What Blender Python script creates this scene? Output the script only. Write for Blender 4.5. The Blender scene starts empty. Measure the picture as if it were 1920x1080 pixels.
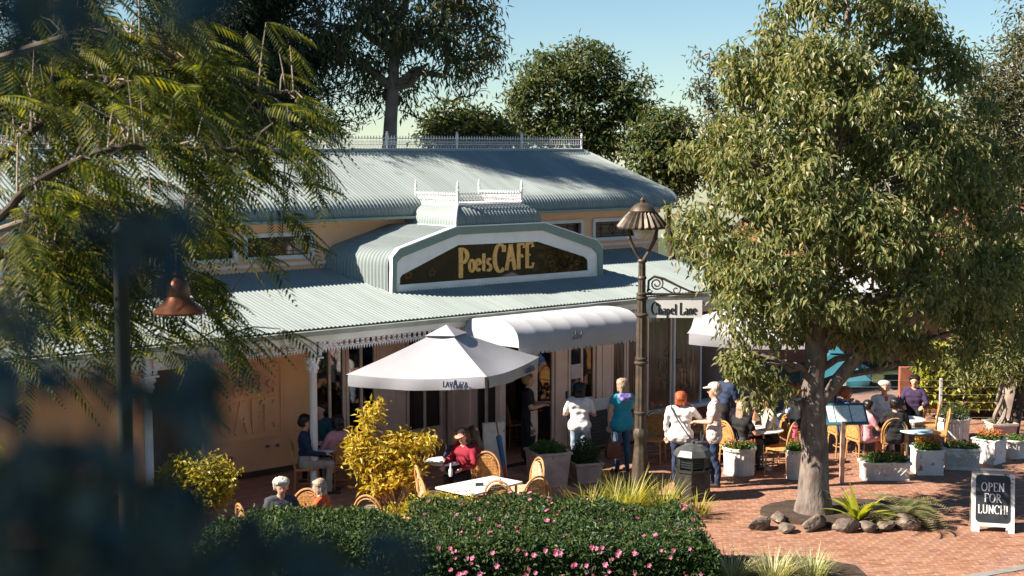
import bpy, bmesh, math, random
import numpy as np
from mathutils import Vector, Matrix, Euler
random.seed(7); RNG = np.random.default_rng(7)
sc = bpy.context.scene
col = sc.collection
R = math.radians
# ------------------------------------------------------------------ camera
FPX, CAMH = 2666.67, 5.75
PITCH = math.atan(260 / FPX)
cam = bpy.data.cameras.new('camera'); cam.lens = 50; cam.sensor_width = 36
cam.clip_start = 0.1; cam.clip_end = 9000
camo = bpy.data.objects.new('camera', cam); col.objects.link(camo)
camo.location = (0, 0, CAMH); camo.rotation_euler = (math.pi / 2 - PITCH, 0, 0)
cam.dof.use_dof = True; cam.dof.focus_distance = 25.0; cam.dof.aperture_fstop = 2.8
sc.camera = camo
# ------------------------------------------------------------------ light
SUN_EL, SUN_DIR = R(39), Vector((-0.965, -0.26, 0)).normalized()   # towards the sun
w = bpy.data.worlds.new('World'); sc.world = w; w.use_nodes = True
nt = w.node_tree; nt.nodes.clear()
out = nt.nodes.new('ShaderNodeOutputWorld'); bg = nt.nodes.new('ShaderNodeBackground')
sky = nt.nodes.new('ShaderNodeTexSky'); sky.sky_type = 'NISHITA'; sky.sun_disc = False
sky.sun_elevation = SUN_EL; sky.sun_rotation = math.atan2(SUN_DIR.x, SUN_DIR.y)
sky.air_density = 1.0; sky.dust_density = 0.0; sky.ozone_density = 2.6; sky.altitude = 600
tint = nt.nodes.new('ShaderNodeMix'); tint.data_type = 'RGBA'; tint.blend_type = 'MULTIPLY'; tint.inputs['Factor'].default_value = 1
nt.links.new(sky.outputs[0], tint.inputs['A']); tint.inputs['B'].default_value = (.80, .89, .90, 1); nt.links.new(tint.outputs['Result'], bg.inputs[0])
bg.inputs[1].default_value = 0.05
nt.links.new(bg.outputs[0], out.inputs[0])
sl = bpy.data.lights.new('sun', 'SUN'); sl.energy = 5.0; sl.angle = R(0.55); sl.color = (1.0, 0.89, 0.76)
so = bpy.data.objects.new('sun', sl); col.objects.link(so)
so.location = (-30, 10, 40)
sv = SUN_DIR * math.cos(SUN_EL) + Vector((0, 0, math.sin(SUN_EL)))
so.rotation_euler = sv.to_track_quat('Z', 'Y').to_euler()
vs = sc.view_settings; sc.display_settings.display_device = 'sRGB'
vs.view_transform = 'Standard'; vs.look = 'None'; vs.exposure = 1.52; vs.gamma = 1.0; vs.use_curve_mapping = False
sc.cycles.max_bounces = 10; sc.cycles.diffuse_bounces = 7; sc.cycles.glossy_bounces = 3; sc.cycles.transmission_bounces = 6
sc.cycles.transparent_max_bounces = 8; sc.cycles.caustics_reflective = False; sc.cycles.caustics_refractive = False
sc.cycles.use_denoising = True
# ------------------------------------------------------------------ helpers
def ray(px, py):
    x = (px - 960) / FPX; y = (540 - py) / FPX; c, s = math.cos(PITCH), math.sin(PITCH)
    return Vector((x, c + y * s, -s + y * c))
def gp(px, py, z=0.0):                       # the point of the level plane z seen at that place of the photograph
    d = ray(px, py); return Vector((0, 0, CAMH)) + d * ((z - CAMH) / d.z)
def at(px, py, Y):                           # a point at distance Y
    d = ray(px, py); return Vector((0, 0, CAMH)) + d * (Y / d.y)

def lin(c):
    if isinstance(c, str):
        c = tuple(int(c[i:i + 2], 16) / 255 for i in (0, 2, 4))
        return tuple(x / 12.92 if x <= .04045 else ((x + .055) / 1.055) ** 2.4 for x in c)
    return c
MATS = {}
def mat(name, c, rough=.6, var=.12, scale=6., bump=0., metal=0., c2=None, stretch=(1, 1, 1), spec=.4, detail=4., bscale=None, coat=0., wear=None, wscale=9., wth=.62, objvar=0.):
    """procedural surface: base colour broken up by noise towards c2, optional worn patches, optional relief"""
    if name in MATS: return MATS[name]
    m = bpy.data.materials.new(name); m.use_nodes = True; MATS[name] = m
    n = m.node_tree.nodes; l = m.node_tree.links; b = n['Principled BSDF']
    b.inputs['Roughness'].default_value = rough; b.inputs['Metallic'].default_value = metal
    b.inputs['Specular IOR Level'].default_value = spec; b.inputs['Coat Weight'].default_value = coat
    tc = n.new('ShaderNodeTexCoord'); mp = n.new('ShaderNodeMapping'); mp.inputs['Scale'].default_value = stretch
    l.new(tc.outputs['Object'], mp.inputs[0])
    nz = n.new('ShaderNodeTexNoise'); nz.inputs['Scale'].default_value = scale; nz.inputs['Detail'].default_value = detail
    l.new(mp.outputs[0], nz.inputs['Vector'])
    c = lin(c); c2 = lin(c2) if c2 else tuple(x * (1 - var * 2) for x in c)
    cr = n.new('ShaderNodeValToRGB'); cr.color_ramp.elements[0].position = .3; cr.color_ramp.elements[1].position = .68
    cr.color_ramp.elements[0].color = (*c2, 1); cr.color_ramp.elements[1].color = (*c, 1)
    l.new(nz.outputs[0], cr.inputs[0]); o = cr.outputs[0]
    if wear:
        n2 = n.new('ShaderNodeTexNoise'); n2.inputs['Scale'].default_value = wscale; n2.inputs['Detail'].default_value = 6; n2.inputs['Roughness'].default_value = .65
        l.new(tc.outputs['Object'], n2.inputs['Vector'])
        r2 = n.new('ShaderNodeValToRGB'); r2.color_ramp.elements[0].position = wth; r2.color_ramp.elements[1].position = wth + .05
        l.new(n2.outputs[0], r2.inputs[0]); mx = n.new('ShaderNodeMix'); mx.data_type = 'RGBA'
        l.new(r2.outputs[0], mx.inputs['Factor']); l.new(o, mx.inputs['A']); mx.inputs['B'].default_value = (*lin(wear), 1); o = mx.outputs['Result']
    if objvar:
        oi = n.new('ShaderNodeObjectInfo'); mr = n.new('ShaderNodeMapRange'); mr.inputs['To Min'].default_value = 1 - objvar; mr.inputs['To Max'].default_value = 1.0
        hv = n.new('ShaderNodeHueSaturation'); l.new(oi.outputs['Random'], mr.inputs['Value']); l.new(mr.outputs[0], hv.inputs['Value']); l.new(o, hv.inputs['Color']); o = hv.outputs[0]
    l.new(o, b.inputs['Base Color'])
    if bump:
        n3 = n.new('ShaderNodeTexNoise'); n3.inputs['Scale'].default_value = bscale or scale * 6; n3.inputs['Detail'].default_value = 5
        l.new(mp.outputs[0], n3.inputs['Vector'])
        bp = n.new('ShaderNodeBump'); bp.inputs['Strength'].default_value = bump; bp.inputs['Distance'].default_value = .02
        l.new(n3.outputs[0], bp.inputs['Height']); l.new(bp.outputs[0], b.inputs['Normal'])
    return m
def leafmat(name, cols, trans=.3, rough=.5, spec=.4, obj=False):
    """leaves: every leaf has a shade of its own, some light passes through"""
    if name in MATS: return MATS[name]
    m = bpy.data.materials.new(name); m.use_nodes = True; MATS[name] = m
    n = m.node_tree.nodes; l = m.node_tree.links; b = n['Principled BSDF']; o = n['Material Output']
    b.inputs['Roughness'].default_value = rough; b.inputs['Specular IOR Level'].default_value = spec
    g = n.new('ShaderNodeNewGeometry'); cr = n.new('ShaderNodeValToRGB'); e = cr.color_ramp.elements
    k = len(cols)
    for i, c in enumerate(cols):
        if i < 2: el = e[i]; el.position = i / max(1, k - 1)
        else: el = e.new(i / (k - 1))
        el.color = (*lin(c), 1)
    if k > 2: e[1].position = 1 / (k - 1)
    l.new(g.outputs['Random Per Island'], cr.inputs[0]); l.new(cr.outputs[0], b.inputs['Base Color'])
    t = n.new('ShaderNodeBsdfTranslucent'); mx = n.new('ShaderNodeMixShader'); mx.inputs[0].default_value = trans
    gm = n.new('ShaderNodeMix'); gm.data_type = 'RGBA'; gm.blend_type = 'MULTIPLY'; gm.inputs['Factor'].default_value = 1
    l.new(cr.outputs[0], gm.inputs['A']); gm.inputs['B'].default_value = (1.5, 1.45, .55, 1)
    l.new(gm.outputs['Result'], t.inputs[0]); l.new(b.outputs[0], mx.inputs[1]); l.new(t.outputs[0], mx.inputs[2]); l.new(mx.outputs[0], o.inputs[0])
    return m
def glassmat(name, tint=(.8, .85, .85), alpha=.35, rough=.03):
    if name in MATS: return MATS[name]
    m = bpy.data.materials.new(name); m.use_nodes = True; MATS[name] = m
    n = m.node_tree.nodes; l = m.node_tree.links; o = n['Material Output']
    t = n.new('ShaderNodeBsdfTransparent'); t.inputs[0].default_value = (*tint, 1)
    g = n.new('ShaderNodeBsdfGlossy'); g.inputs['Roughness'].default_value = rough
    f = n.new('ShaderNodeFresnel'); f.inputs[0].default_value = 1.5; mx = n.new('ShaderNodeMixShader')
    ad = n.new('ShaderNodeMath'); ad.operation = 'ADD'; ad.inputs[1].default_value = alpha; ad.use_clamp = True
    l.new(f.outputs[0], ad.inputs[0]); l.new(ad.outputs[0], mx.inputs[0]); l.new(t.outputs[0], mx.inputs[1]); l.new(g.outputs[0], mx.inputs[2]); l.new(mx.outputs[0], o.inputs[0])
    return m

def fast_mesh(name, V, F, mats=(), mi=None, smooth=False):
    """V (n,3) array, F (m,k) array of equal faces"""
    V = np.asarray(V, np.float32); F = np.asarray(F, np.int32); k = F.shape[1]
    me = bpy.data.meshes.new(name); me.vertices.add(len(V)); me.vertices.foreach_set('co', V.ravel())
    me.loops.add(F.size); me.loops.foreach_set('vertex_index', F.ravel())
    me.polygons.add(len(F)); me.polygons.foreach_set('loop_start', np.arange(0, F.size, k, dtype=np.int32))
    for m in mats: me.materials.append(m)
    if mi is not None: me.polygons.foreach_set('material_index', np.asarray(mi, np.int32))
    me.polygons.foreach_set('use_smooth', np.full(len(F), smooth, bool))
    me.update(calc_edges=True); return me
def link(name, me, parent=None, loc=None, rot=None):
    o = bpy.data.objects.new(name, me); col.objects.link(o)
    if parent: o.parent = parent
    if loc is not None: o.location = loc
    if rot is not None: o.rotation_euler = rot
    return o
def tag(o, label=None, cat=None, group=None, kind=None):
    if label: o['label'] = label
    if cat: o['category'] = cat
    if group: o['group'] = group
    if kind: o['kind'] = kind
    return o
def thing(name, label, cat, loc=(0, 0, 0), rz=0., group=None, scale=1.):
    o = bpy.data.objects.new(name, None); col.objects.link(o); o.location = loc; o.rotation_euler = (0, 0, rz)
    o.empty_display_size = .1
    if scale != 1.: o.scale = (scale,) * 3
    return tag(o, label, cat, group)
def copy_tree(o, parent=None):
    c = o.copy(); col.objects.link(c); c.parent = parent
    for ch in list(o.children): copy_tree(ch, c)
    return c
class MB:
    """collects shapes; build() links them as ONE mesh object"""
    def __init__(s): s.v = []; s.f = []; s.m = []; s.M = None
    def add(s, vs, fs, mi=0):
        b = len(s.v)
        if s.M is not None: vs = [tuple(s.M @ Vector(p)) for p in vs]
        s.v.extend(tuple(p) for p in vs); s.f.extend(tuple(i + b for i in f) for f in fs); s.m.extend([mi] * len(fs)); return s
    def box(s, x0, x1, y0, y1, z0, z1, mi=0):
        v = [(x, y, z) for z in (z0, z1) for x, y in ((x0, y0), (x1, y0), (x1, y1), (x0, y1))]
        return s.add(v, [(0, 3, 2, 1), (4, 5, 6, 7), (0, 1, 5, 4), (1, 2, 6, 5), (2, 3, 7, 6), (3, 0, 4, 7)], mi)
    def loft(s, rings, mi=0, caps=True, closed=True):
        n = len(rings[0]); vs = [p for r in rings for p in r]; fs = []
        for i in range(len(rings) - 1):
            for j in range(n if closed else n - 1):
                k = (j + 1) % n; fs.append((i * n + j, i * n + k, (i + 1) * n + k, (i + 1) * n + j))
        if caps and closed: fs.append(tuple(range(n - 1, -1, -1))); fs.append(tuple(range((len(rings) - 1) * n, len(rings) * n)))
        return s.add(vs, fs, mi)
    def lathe(s, prof, c=(0, 0, 0), n=20, mi=0, flute=0, fl=.0):
        rings = []
        for r, z in prof:
            ring = []
            for j in range(n):
                a = 2 * math.pi * j / n; q = r * (1 - fl * (0.5 + .5 * math.cos(a * flute))) if flute else r
                ring.append((c[0] + q * math.cos(a), c[1] + q * math.sin(a), c[2] + z))
            rings.append(ring)
        return s.loft(rings, mi)
    def tube(s, pts, rad, n=8, mi=0):
        P = [Vector(p) for p in pts]; rad = rad if hasattr(rad, '__len__') else [rad] * len(P); rings = []; up = None
        for i, p in enumerate(P):
            t = (P[min(i + 1, len(P) - 1)] - P[max(i - 1, 0)])
            t = t.normalized() if t.length > 1e-9 else Vector((0, 0, 1))
            if up is None:
                up = Vector((0, 0, 1)) if abs(t.z) < .9 else Vector((1, 0, 0))
            a = t.cross(up); a = a.normalized() if a.length > 1e-6 else t.orthogonal().normalized(); b = a.cross(t).normalized(); up = b
            rings.append([tuple(p + (a * math.cos(2 * math.pi * j / n) + b * math.sin(2 * math.pi * j / n)) * rad[i]) for j in range(n)])
        return s.loft(rings, mi)
    def prism(s, poly, ext, mi=0):
        """poly: 3d points in a plane, ext: extrusion vector"""
        n = len(poly); e = Vector(ext); v = [tuple(p) for p in poly] + [tuple(Vector(p) + e) for p in poly]
        return s.add(v, [tuple(range(n)), tuple(range(2 * n - 1, n - 1, -1))] + [(i, i + n, (i + 1) % n + n, (i + 1) % n) for i in range(n)], mi)
    def ball(s, c, r, n=10, mi=0):
        r = r if hasattr(r, '__len__') else (r, r, r); rings = []
        m = max(4, n // 2)
        for i in range(1, m):
            t = math.pi * i / m
            rings.append([(c[0] + r[0] * math.sin(t) * math.cos(2 * math.pi * j / n), c[1] + r[1] * math.sin(t) * math.sin(2 * math.pi * j / n), c[2] - r[2] * math.cos(t)) for j in range(n)])
        return s.loft(rings, mi)
    def mesh(s, name, mats, smooth=False):
        me = bpy.data.meshes.new(name); me.from_pydata(s.v, [], s.f)
        mats = mats if isinstance(mats, (list, tuple)) else [mats]
        for m in mats: me.materials.append(m)
        if len(mats) > 1: me.polygons.foreach_set('material_index', s.m)
        bm = bmesh.new(); bm.from_mesh(me); bmesh.ops.recalc_face_normals(bm, faces=bm.faces); bm.to_mesh(me); bm.free()
        if smooth:
            me.polygons.foreach_set('use_smooth', [True] * len(me.polygons))
            try: me.set_sharp_from_angle(angle=R(42))
            except Exception: pass
        me.update(); return me
    def build(s, name, mats, parent=None, smooth=False, loc=None, rot=None):
        return link(name, s.mesh(name, mats, smooth), parent, loc, rot)
def arc(cx, cy, rx, ry, a0, a1, n=10):
    return [(cx + rx * math.cos(R(a0 + (a1 - a0) * i / n)), cy + ry * math.sin(R(a0 + (a1 - a0) * i / n))) for i in range(n + 1)]
# ------------------------------------------------------------------ pen lettering: thick down-strokes, thin cross-strokes, serifs
def sf(x, y, w=.12): return [(x - w, y), (x + w, y)]
GL = {
 'P': (.62, [[(.16, 0), (.16, 1)], arc(.16, .74, .4, .26, 90, -90), sf(.16, 0), [(.02, 1), (.2, 1)]]),
 'O': (.78, [arc(.38, .5, .34, .5, 0, 360, 20)]), 'C': (.72, [arc(.4, .5, .36, .5, 50, 310, 16), [(.64, .72), (.66, .96)]]),
 'A': (.74, [[(.06, 0), (.36, 1)], [(.36, 1), (.66, 0)], [(.17, .36), (.55, .36)], sf(.06, 0, .09), sf(.66, 0, .1)]),
 'F': (.6, [[(.16, 0), (.16, 1)], [(.04, 1), (.56, 1), (.57, .84)], [(.16, .54), (.42, .54), (.43, .44)], sf(.16, 0)]),
 'E': (.64, [[(.16, 0), (.16, 1)], [(.04, 1), (.56, 1), (.58, .84)], [(.16, .52), (.42, .52)], [(.04, 0), (.58, 0), (.61, .18)]]),
 'N': (.78, [[(.14, 0), (.14, 1)], [(.1, 1), (.64, 0)], [(.64, 0), (.64, 1)], sf(.14, 0, .09), sf(.64, 1, .09)]),
 'R': (.72, [[(.16, 0), (.16, 1)], arc(.16, .76, .36, .24, 90, -90), [(.3, .5), (.64, 0), (.72, 0)], sf(.16, 0), [(.02, 1), (.2, 1)]]),
 'L': (.6, [[(.16, 0), (.16, 1)], [(.04, 0), (.54, 0), (.57, .2)], sf(.16, 1)]),
 'U': (.76, [[(.14, 1), (.14, .32)] + arc(.38, .3, .24, .3, 180, 360, 8) + [(.62, 1)], sf(.14, 1, .1), sf(.62, 1, .1)]),
 'H': (.78, [[(.15, 0), (.15, 1)], [(.63, 0), (.63, 1)], [(.15, .52), (.63, .52)], sf(.15, 0, .1), sf(.15, 1, .1), sf(.63, 0, .1), sf(.63, 1, .1)]),
 'V': (.7, [[(.06, 1), (.35, 0)], [(.35, 0), (.64, 1)]]), 'Z': (.62, [[(.06, 1), (.54, 1), (.06, 0), (.56, 0)]]),
 '!': (.26, [[(.13, .26), (.13, 1)], [(.13, .02), (.13, .1)]]),
 'o': (.52, [arc(.25, .3, .21, .3, 0, 360, 16)]), 'e': (.5, [[(.06, .32), (.44, .36)] + arc(.25, .32, .2, .29, 10, 320, 14)]),
 't': (.4, [[(.2, .82), (.18, .14)] + arc(.28, .12, .1, .12, 180, 290, 5), [(.04, .58), (.36, .62)]]),
 's': (.44, [arc(.22, .46, .14, .14, 30, 250, 9) + arc(.2, .15, .17, .16, 70, -150, 9)]),
 'h': (.54, [[(.12, 0), (.12, 1.02), (.04, 1.0)], [(.12, .4)] + arc(.28, .4, .15, .2, 170, 0, 8) + [(.43, 0)], sf(.12, 0, .07), sf(.44, 0, .07)]),
 'a': (.5, [arc(.24, .44, .15, .15, 150, 0, 7) + [(.39, .04), (.46, 0)], arc(.23, .17, .16, .17, 80, 330, 12)]),
 'p': (.54, [[(.04, .58), (.12, .58), (.12, -.34)], arc(.12, .29, .34, .29, 80, -90, 10), sf(.12, -.34, .07)]),
 'l': (.26, [[(.05, 1.02), (.13, 1.04), (.13, 0)], sf(.13, 0, .08)]),
 'n': (.54, [[(.04, .58), (.12, .58), (.12, 0)], [(.12, .4)] + arc(.28, .38, .15, .22, 170, 0, 8) + [(.43, .0)], sf(.12, 0, .07), sf(.44, 0, .07)]),
 "'": (.2, [[(.1, 1), (.08, .8)]]), ' ': (.3, []), '1': (.4, [[(.06, .8), (.2, 1), (.2, 0)], sf(.2, 0)]),
 '5': (.6, [[(.5, 1), (.14, 1), (.1, .58)] + arc(.28, .32, .26, .32, 120, -150, 12)]), '7': (.56, [[(.04, 1), (.52, 1), (.2, 0)]]),
}
def pen(mb, text, h, thick=.11, thin=.045, depth=.01, track=.06, sizes=None, mi=0, width=None, drops=None):
    """lettering in the xz plane starting at x=0, standing out towards -y; returns its width"""
    tot = sum((GL[c][0] + track) * (sizes[i] if sizes else 1) for i, c in enumerate(text)) * h
    kx = width / tot if width else 1.0
    x = 0.; k = 0
    for i, ch in enumerate(text):
        w, st = GL[ch]; s = (sizes[i] if sizes else 1) * h; dz = drops[i] * h if drops else 0
        for stroke in st:
            k += 1; P = [Vector((x + p[0] * s * kx, p[1] * s + dz)) for p in stroke]; L = []; Rr = []
            for j, p in enumerate(P):
                d = (P[min(j + 1, len(P) - 1)] - P[max(j - 1, 0)]); d = d.normalized() if d.length else Vector((1, 0))
                t = (thin + (thick - thin) * abs(d.y) ** 1.3) * s * .5; nn = Vector((-d.y, d.x)) * t
                L.append(p + nn); Rr.append(p - nn)
            y0 = -depth - (k % 5) * .0006
            n = len(P); v = [(q.x, y0, q.y) for q in L] + [(q.x, y0, q.y) for q in Rr] + [(q.x, 0, q.y) for q in L] + [(q.x, 0, q.y) for q in Rr]
            f = []
            for j in range(n - 1):
                f += [(j, n + j, n + j + 1, j + 1), (j, j + 1, 2 * n + j + 1, 2 * n + j), (n + j, 3 * n + j, 3 * n + j + 1, n + j + 1)]
            f += [(0, 2 * n, 3 * n, n), (n - 1, 2 * n - 1, 4 * n - 1, 3 * n - 1)]
            mb.add(v, f, mi)
        x += (w + track) * s * kx
    return x
# ================================================================== the setting
TH = R(41)
OW = gp(500, 892)                                           # foot of the cafe wall
U = Vector((math.cos(TH), math.sin(TH), 0)); N = Vector((math.sin(TH), -math.cos(TH), 0))
def W(a, d, z=0.): return OW + U * a + N * d + Vector((0, 0, z))   # a along the facade, d out from it
def wa(px, d, py=760):                                      # place along the facade, at distance d out from it
    r = ray(px, py); c = Vector((0, 0, CAMH)); t = (d - (c - OW).dot(N)) / r.dot(N); return (c + r * t - OW).dot(U)
M_white = mat('white_paint', (.86, .83, .81), .5, .06, 3, wear=None)
M_cream = mat('pale_fascia_paint', (.82, .82, .77), .5, .1, 2.5)
M_roof = mat('roof_sheet_metal', (.245, .285, .28), .6, .12, 2.2, c2=(.20, .24, .235), stretch=(3, .3, .3), spec=.25, objvar=.12, wear=(.20, .185, .165), wscale=2.2, wth=.66)
M_roofg = mat('roof_sheet_green', (.28, .33, .31), .42, .1, 1.5, spec=.6)
M_sage = mat('sage_bargeboard', (.20, .27, .24), .5, .08, 3)
M_orange = mat('orange_render', (.95, .50, .26), .8, .08, 1.2, bump=.12, bscale=30)
M_peach = mat('peach_weatherboard', (.82, .48, .30), .6, .06, 2)
M_pink = mat('pink_beige_joinery', (.90, .64, .53), .5, .08, 3)
M_glass = glassmat('dark_window_glass', (.32, .33, .33), .07)
M_plastic = glassmat('clear_plastic_blind', (.78, .76, .75), .10, .12)
M_dark = mat('dark_interior', (.05, .03, .025), .8)
M_lead = mat('lead_came', (.03, .03, .035), .5)
M_stain = mat('stained_glass', (.05, .045, .07), .08, .3, 3, c2=(.16, .05, .035), stretch=(.35, 1, 5), spec=.8)
M_gold = mat('gold_leaf_lettering', (.86, .50, .13), .35, .12, 14, c2=(.62, .27, .05), spec=.6)
M_signglass = mat('dark_sign_glass', (.012, .006, .005), .04, .3, 4, c2=(.035, .012, .008), spec=.5)
M_brick = [mat('paving_brick_%d' % i, c, .85, .2, 7, bump=.25, bscale=60) for i, c in enumerate(((.33, .165, .10), (.29, .14, .088), (.36, .19, .12), (.32, .175, .125)))]
M_mortar = mat('paving_mortar', (.27, .17, .13), .95)
M_tile = mat('terracotta_tile', (.56, .28, .19), .6, .2, 2, objvar=.2)
M_soil = mat('garden_soil', (.07, .045, .03), .95, .3, 8, bump=.6)
M_land = mat('grass_land', (.06, .085, .03), .95, .3, .2)
M_lowbrick = mat('low_brick_wall', (.34, .11, .07), .85, .25, 12)

# ground: one sheet that falls away behind the hilltop
xs = np.concatenate([np.linspace(-4000, -80, 10), np.linspace(-60, 60, 25), np.linspace(80, 4000, 10)])
ys = np.concatenate([np.linspace(-200, -10, 5), np.linspace(0, 60, 16), np.array([70, 90, 120, 180, 300, 600, 1500, 4000, 8000])])
V = []
for y in ys:
    for x in xs: V.append((x, y, -.06 - (0 if y < 52 else (y - 52) * .16 if y < 180 else 20.5 + (y - 180) * .06)))
nx = len(xs); F = [(j * nx + i, j * nx + i + 1, (j + 1) * nx + i + 1, (j + 1) * nx + i) for j in range(len(ys) - 1) for i in range(nx - 1)]
tag(link('ground', fast_mesh('ground', V, F, [M_land], smooth=True)), kind='structure')

# brick paving, laid in running bond
pave = MB(); pave.box(-1.5, 16, 17.2, 34, -.05, -.012); pave = tag(pave.build('pavement', M_mortar), kind='structure')
BA = R(13); bl, bw = .23, .105
def chamfer_brick(l, w_, h=.03, c=.006):
    m = MB(); x, y = l / 2, w_ / 2
    r0 = [(-x, -y, -.02), (x, -y, -.02), (x, y, -.02), (-x, y, -.02)]
    r1 = [(p[0], p[1], h - c - .02) for p in r0]; r2 = [(p[0] * (1 - c / x), p[1] * (1 - c / y), h - .02) for p in r0]
    m.loft([r0, r1, r2]); return m
bricks = []
for j in range(-60, 190):
    for i in range(-60, 120):
        x = (i + .5 * (j % 2)) * bl; y = j * bw
        X = 3 + x * math.cos(BA) - y * math.sin(BA); Y = 18 + x * math.sin(BA) + y * math.cos(BA)
        if not (17.6 < Y < 30.5 and .2 < X < Y * .36 + 1.4): continue
        q = Vector((X, Y, 0)) - OW
        if q.dot(N) < 2.35: continue
        if X < 2.7 and Y < 22.6: continue
        bricks.append((X, Y))
def bvis(b):                                                    # near ones in clear view first
    inside = b[0] < b[1] * .345 and b[0] > b[1] * .19 and b[1] > 19.6 and not (b[1] < 21.0 and b[0] < 4.3)
    return (0 if inside else 1, b[1])
bricks.sort(key=bvis)
bm_ = [chamfer_brick(bl - .008, bw - .008).mesh('brick', m) for m in M_brick]
rr = random.Random(3)
for (X, Y) in bricks[:300]:
    link('brick', bm_[rr.choice((0, 0, 1, 2, 2, 3))], pave, (X, Y, rr.uniform(-.003, .003)), (rr.uniform(-.01, .01), rr.uniform(-.008, .008), BA + rr.uniform(-.01, .01)))
V0 = np.array(chamfer_brick(bl - .008, bw - .008).v); F0 = np.array([f for f in chamfer_brick(bl - .008, bw - .008).f])
VV = []; FF = []; MI = []
for k, (X, Y) in enumerate(bricks[300:]):
    a = BA + rr.uniform(-.01, .01); c, s = math.cos(a), math.sin(a); p = V0.copy()
    p[:, 0], p[:, 1] = V0[:, 0] * c - V0[:, 1] * s + X, V0[:, 0] * s + V0[:, 1] * c + Y
    p[:, 2] += rr.uniform(-.003, .003) + (V0[:, 0] * rr.uniform(-.01, .01))
    VV.append(p); FF.append(F0 + k * len(V0)); MI += [rr.choice((0, 0, 1, 2, 2, 3))] * len(F0)
o = link('bricks_beyond', fast_mesh('bricks_beyond', np.concatenate(VV), np.concatenate(FF), M_brick, MI), pave); o['kind'] = 'stuff'
# the street corner at the lower right: kerb, asphalt, yellow line
M_asph = mat('asphalt', (.055, .055, .058), .9, .25, 20, bump=.3); M_yel = mat('yellow_line_paint', (.72, .43, .06), .7, .15, 12); M_kerb = mat('concrete_kerb', (.26, .24, .22), .85, .15, 6)
c0 = gp(1760, 1090); c1 = gp(1950, 1056); dv = (c1 - c0).normalized(); nv = Vector((dv.y, -dv.x, 0))
def strip(name, m, o0, o1, z0, z1, parent=None):
    a, b = c0 - dv * 3, c1 + dv * 6; mb = MB(); mb.prism([tuple(a + nv * o0 + Vector((0, 0, z0))), tuple(b + nv * o0 + Vector((0, 0, z0))), tuple(b + nv * o1 + Vector((0, 0, z0))), tuple(a + nv * o1 + Vector((0, 0, z0)))], (0, 0, z1 - z0)); return mb.build(name, m, parent)
tag(strip('kerb', M_kerb, .0, .16, -.12, .022), kind='structure'); rd = tag(strip('road', M_asph, .16, 5, -.2, -.055), kind='structure'); strip('yellow_line', M_yel, .24, .36, -.06, -.05, rd)
# garden bed below the hedge
gb = MB(); gb.prism([(-9, 15.2, -.05), (2.75, 15.2, -.05), (2.75, 22.6, -.05), (1.9, 23.6, -.05), (.9, 23.2, -.05), (.6, 20.2, -.05), (-9, 19.9, -.05)], (0, 0, .085)); tag(gb.build('garden_bed', M_soil), kind='structure')
# cafe terrace floor with terracotta tiles
ter = MB(); ter.prism([W(-8, -6, -.04), W(13, -6, -.04), W(13, 2.3, -.04), W(3.4, 2.3, -.04), W(3.4, 7.0, -.04), W(-8, 7.0, -.04)], (0, 0, .03)); ter = tag(ter.build('terrace_floor', M_dark), kind='structure')
tm = chamfer_brick(.292, .292, .03, .004).mesh('floor_tile', M_tile)
tl = []
for i in range(-20, 38):
    for j in range(-1, 23):
        a, d = i * .3, j * .3 + .15
        if a > 3.3 and d > 2.2: continue
        tl.append((a, d))
vis = [t for t in tl if -3 < t[0] < 8 and (t[1] < 3.2)][:295]; rest = [t for t in tl if t not in set(vis)]
for a, d in vis: link('floor_tile', tm, ter, W(a, d, .012), (0, 0, TH))
Vt = np.array([v.co[:] for v in tm.vertices]); Ft = np.array([p.vertices[:] for p in tm.polygons]); VV = []; FF = []
for k, (a, d) in enumerate(rest):
    q = W(a, d, .012); c, s = math.cos(TH), math.sin(TH)
    VV.append(np.stack([Vt[:, 0] * c - Vt[:, 1] * s + q.x, Vt[:, 0] * s + Vt[:, 1] * c + q.y, Vt[:, 2] + q.z], 1)); FF.append(Ft + k * len(Vt))
o = link('tiles_beyond', fast_mesh('tiles_beyond', np.concatenate(VV), np.concatenate(FF), [M_tile]), ter); o['kind'] = 'stuff'

# ================================================================== the cafe (local x along the facade, local -y outwards)
cafe = thing('cafe_building', 'peach single-storey cafe with pale corrugated bullnose roofs, white iron lace and arched sign', 'cafe', OW, TH)
def B(a0, a1, d0, d1, z0, z1, mb, mi=0): return mb.box(a0, a1, -d1, -d0, z0, z1, mi)
def corr(prof, a0, a1, amax=None, per=.085, amp=.011, amin=None):
    """corrugated sheet over the profile [(d, z)]; ribs run down the slope"""
    n = max(6, int((a1 - a0) / per * 6)); P = [Vector((-d, z)) for d, z in prof]; V = []; k = len(P)
    nr = []
    for j in range(k):
        t = (P[min(j + 1, k - 1)] - P[max(j - 1, 0)]).normalized(); q = Vector((-t.y, t.x)); nr.append(q if q.y > 0 or (abs(q.y) < 1e-3) else -q)
    for i in range(n + 1):
        a = a0 + (a1 - a0) * i / n; h = amp * math.cos(2 * math.pi * a / per)
        for j in range(k):
            aa = a
            if amax: aa = min(aa, amax(prof[j][0]))
            if amin: aa = max(aa, amin(prof[j][0]))
            V.append((aa, P[j].x + nr[j].x * h, P[j].y + nr[j].y * h))
    F = [(i * k + j, (i + 1) * k + j, (i + 1) * k + j + 1, i * k + j + 1) for i in range(n) for j in range(k - 1)]
    return V, F
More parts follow.
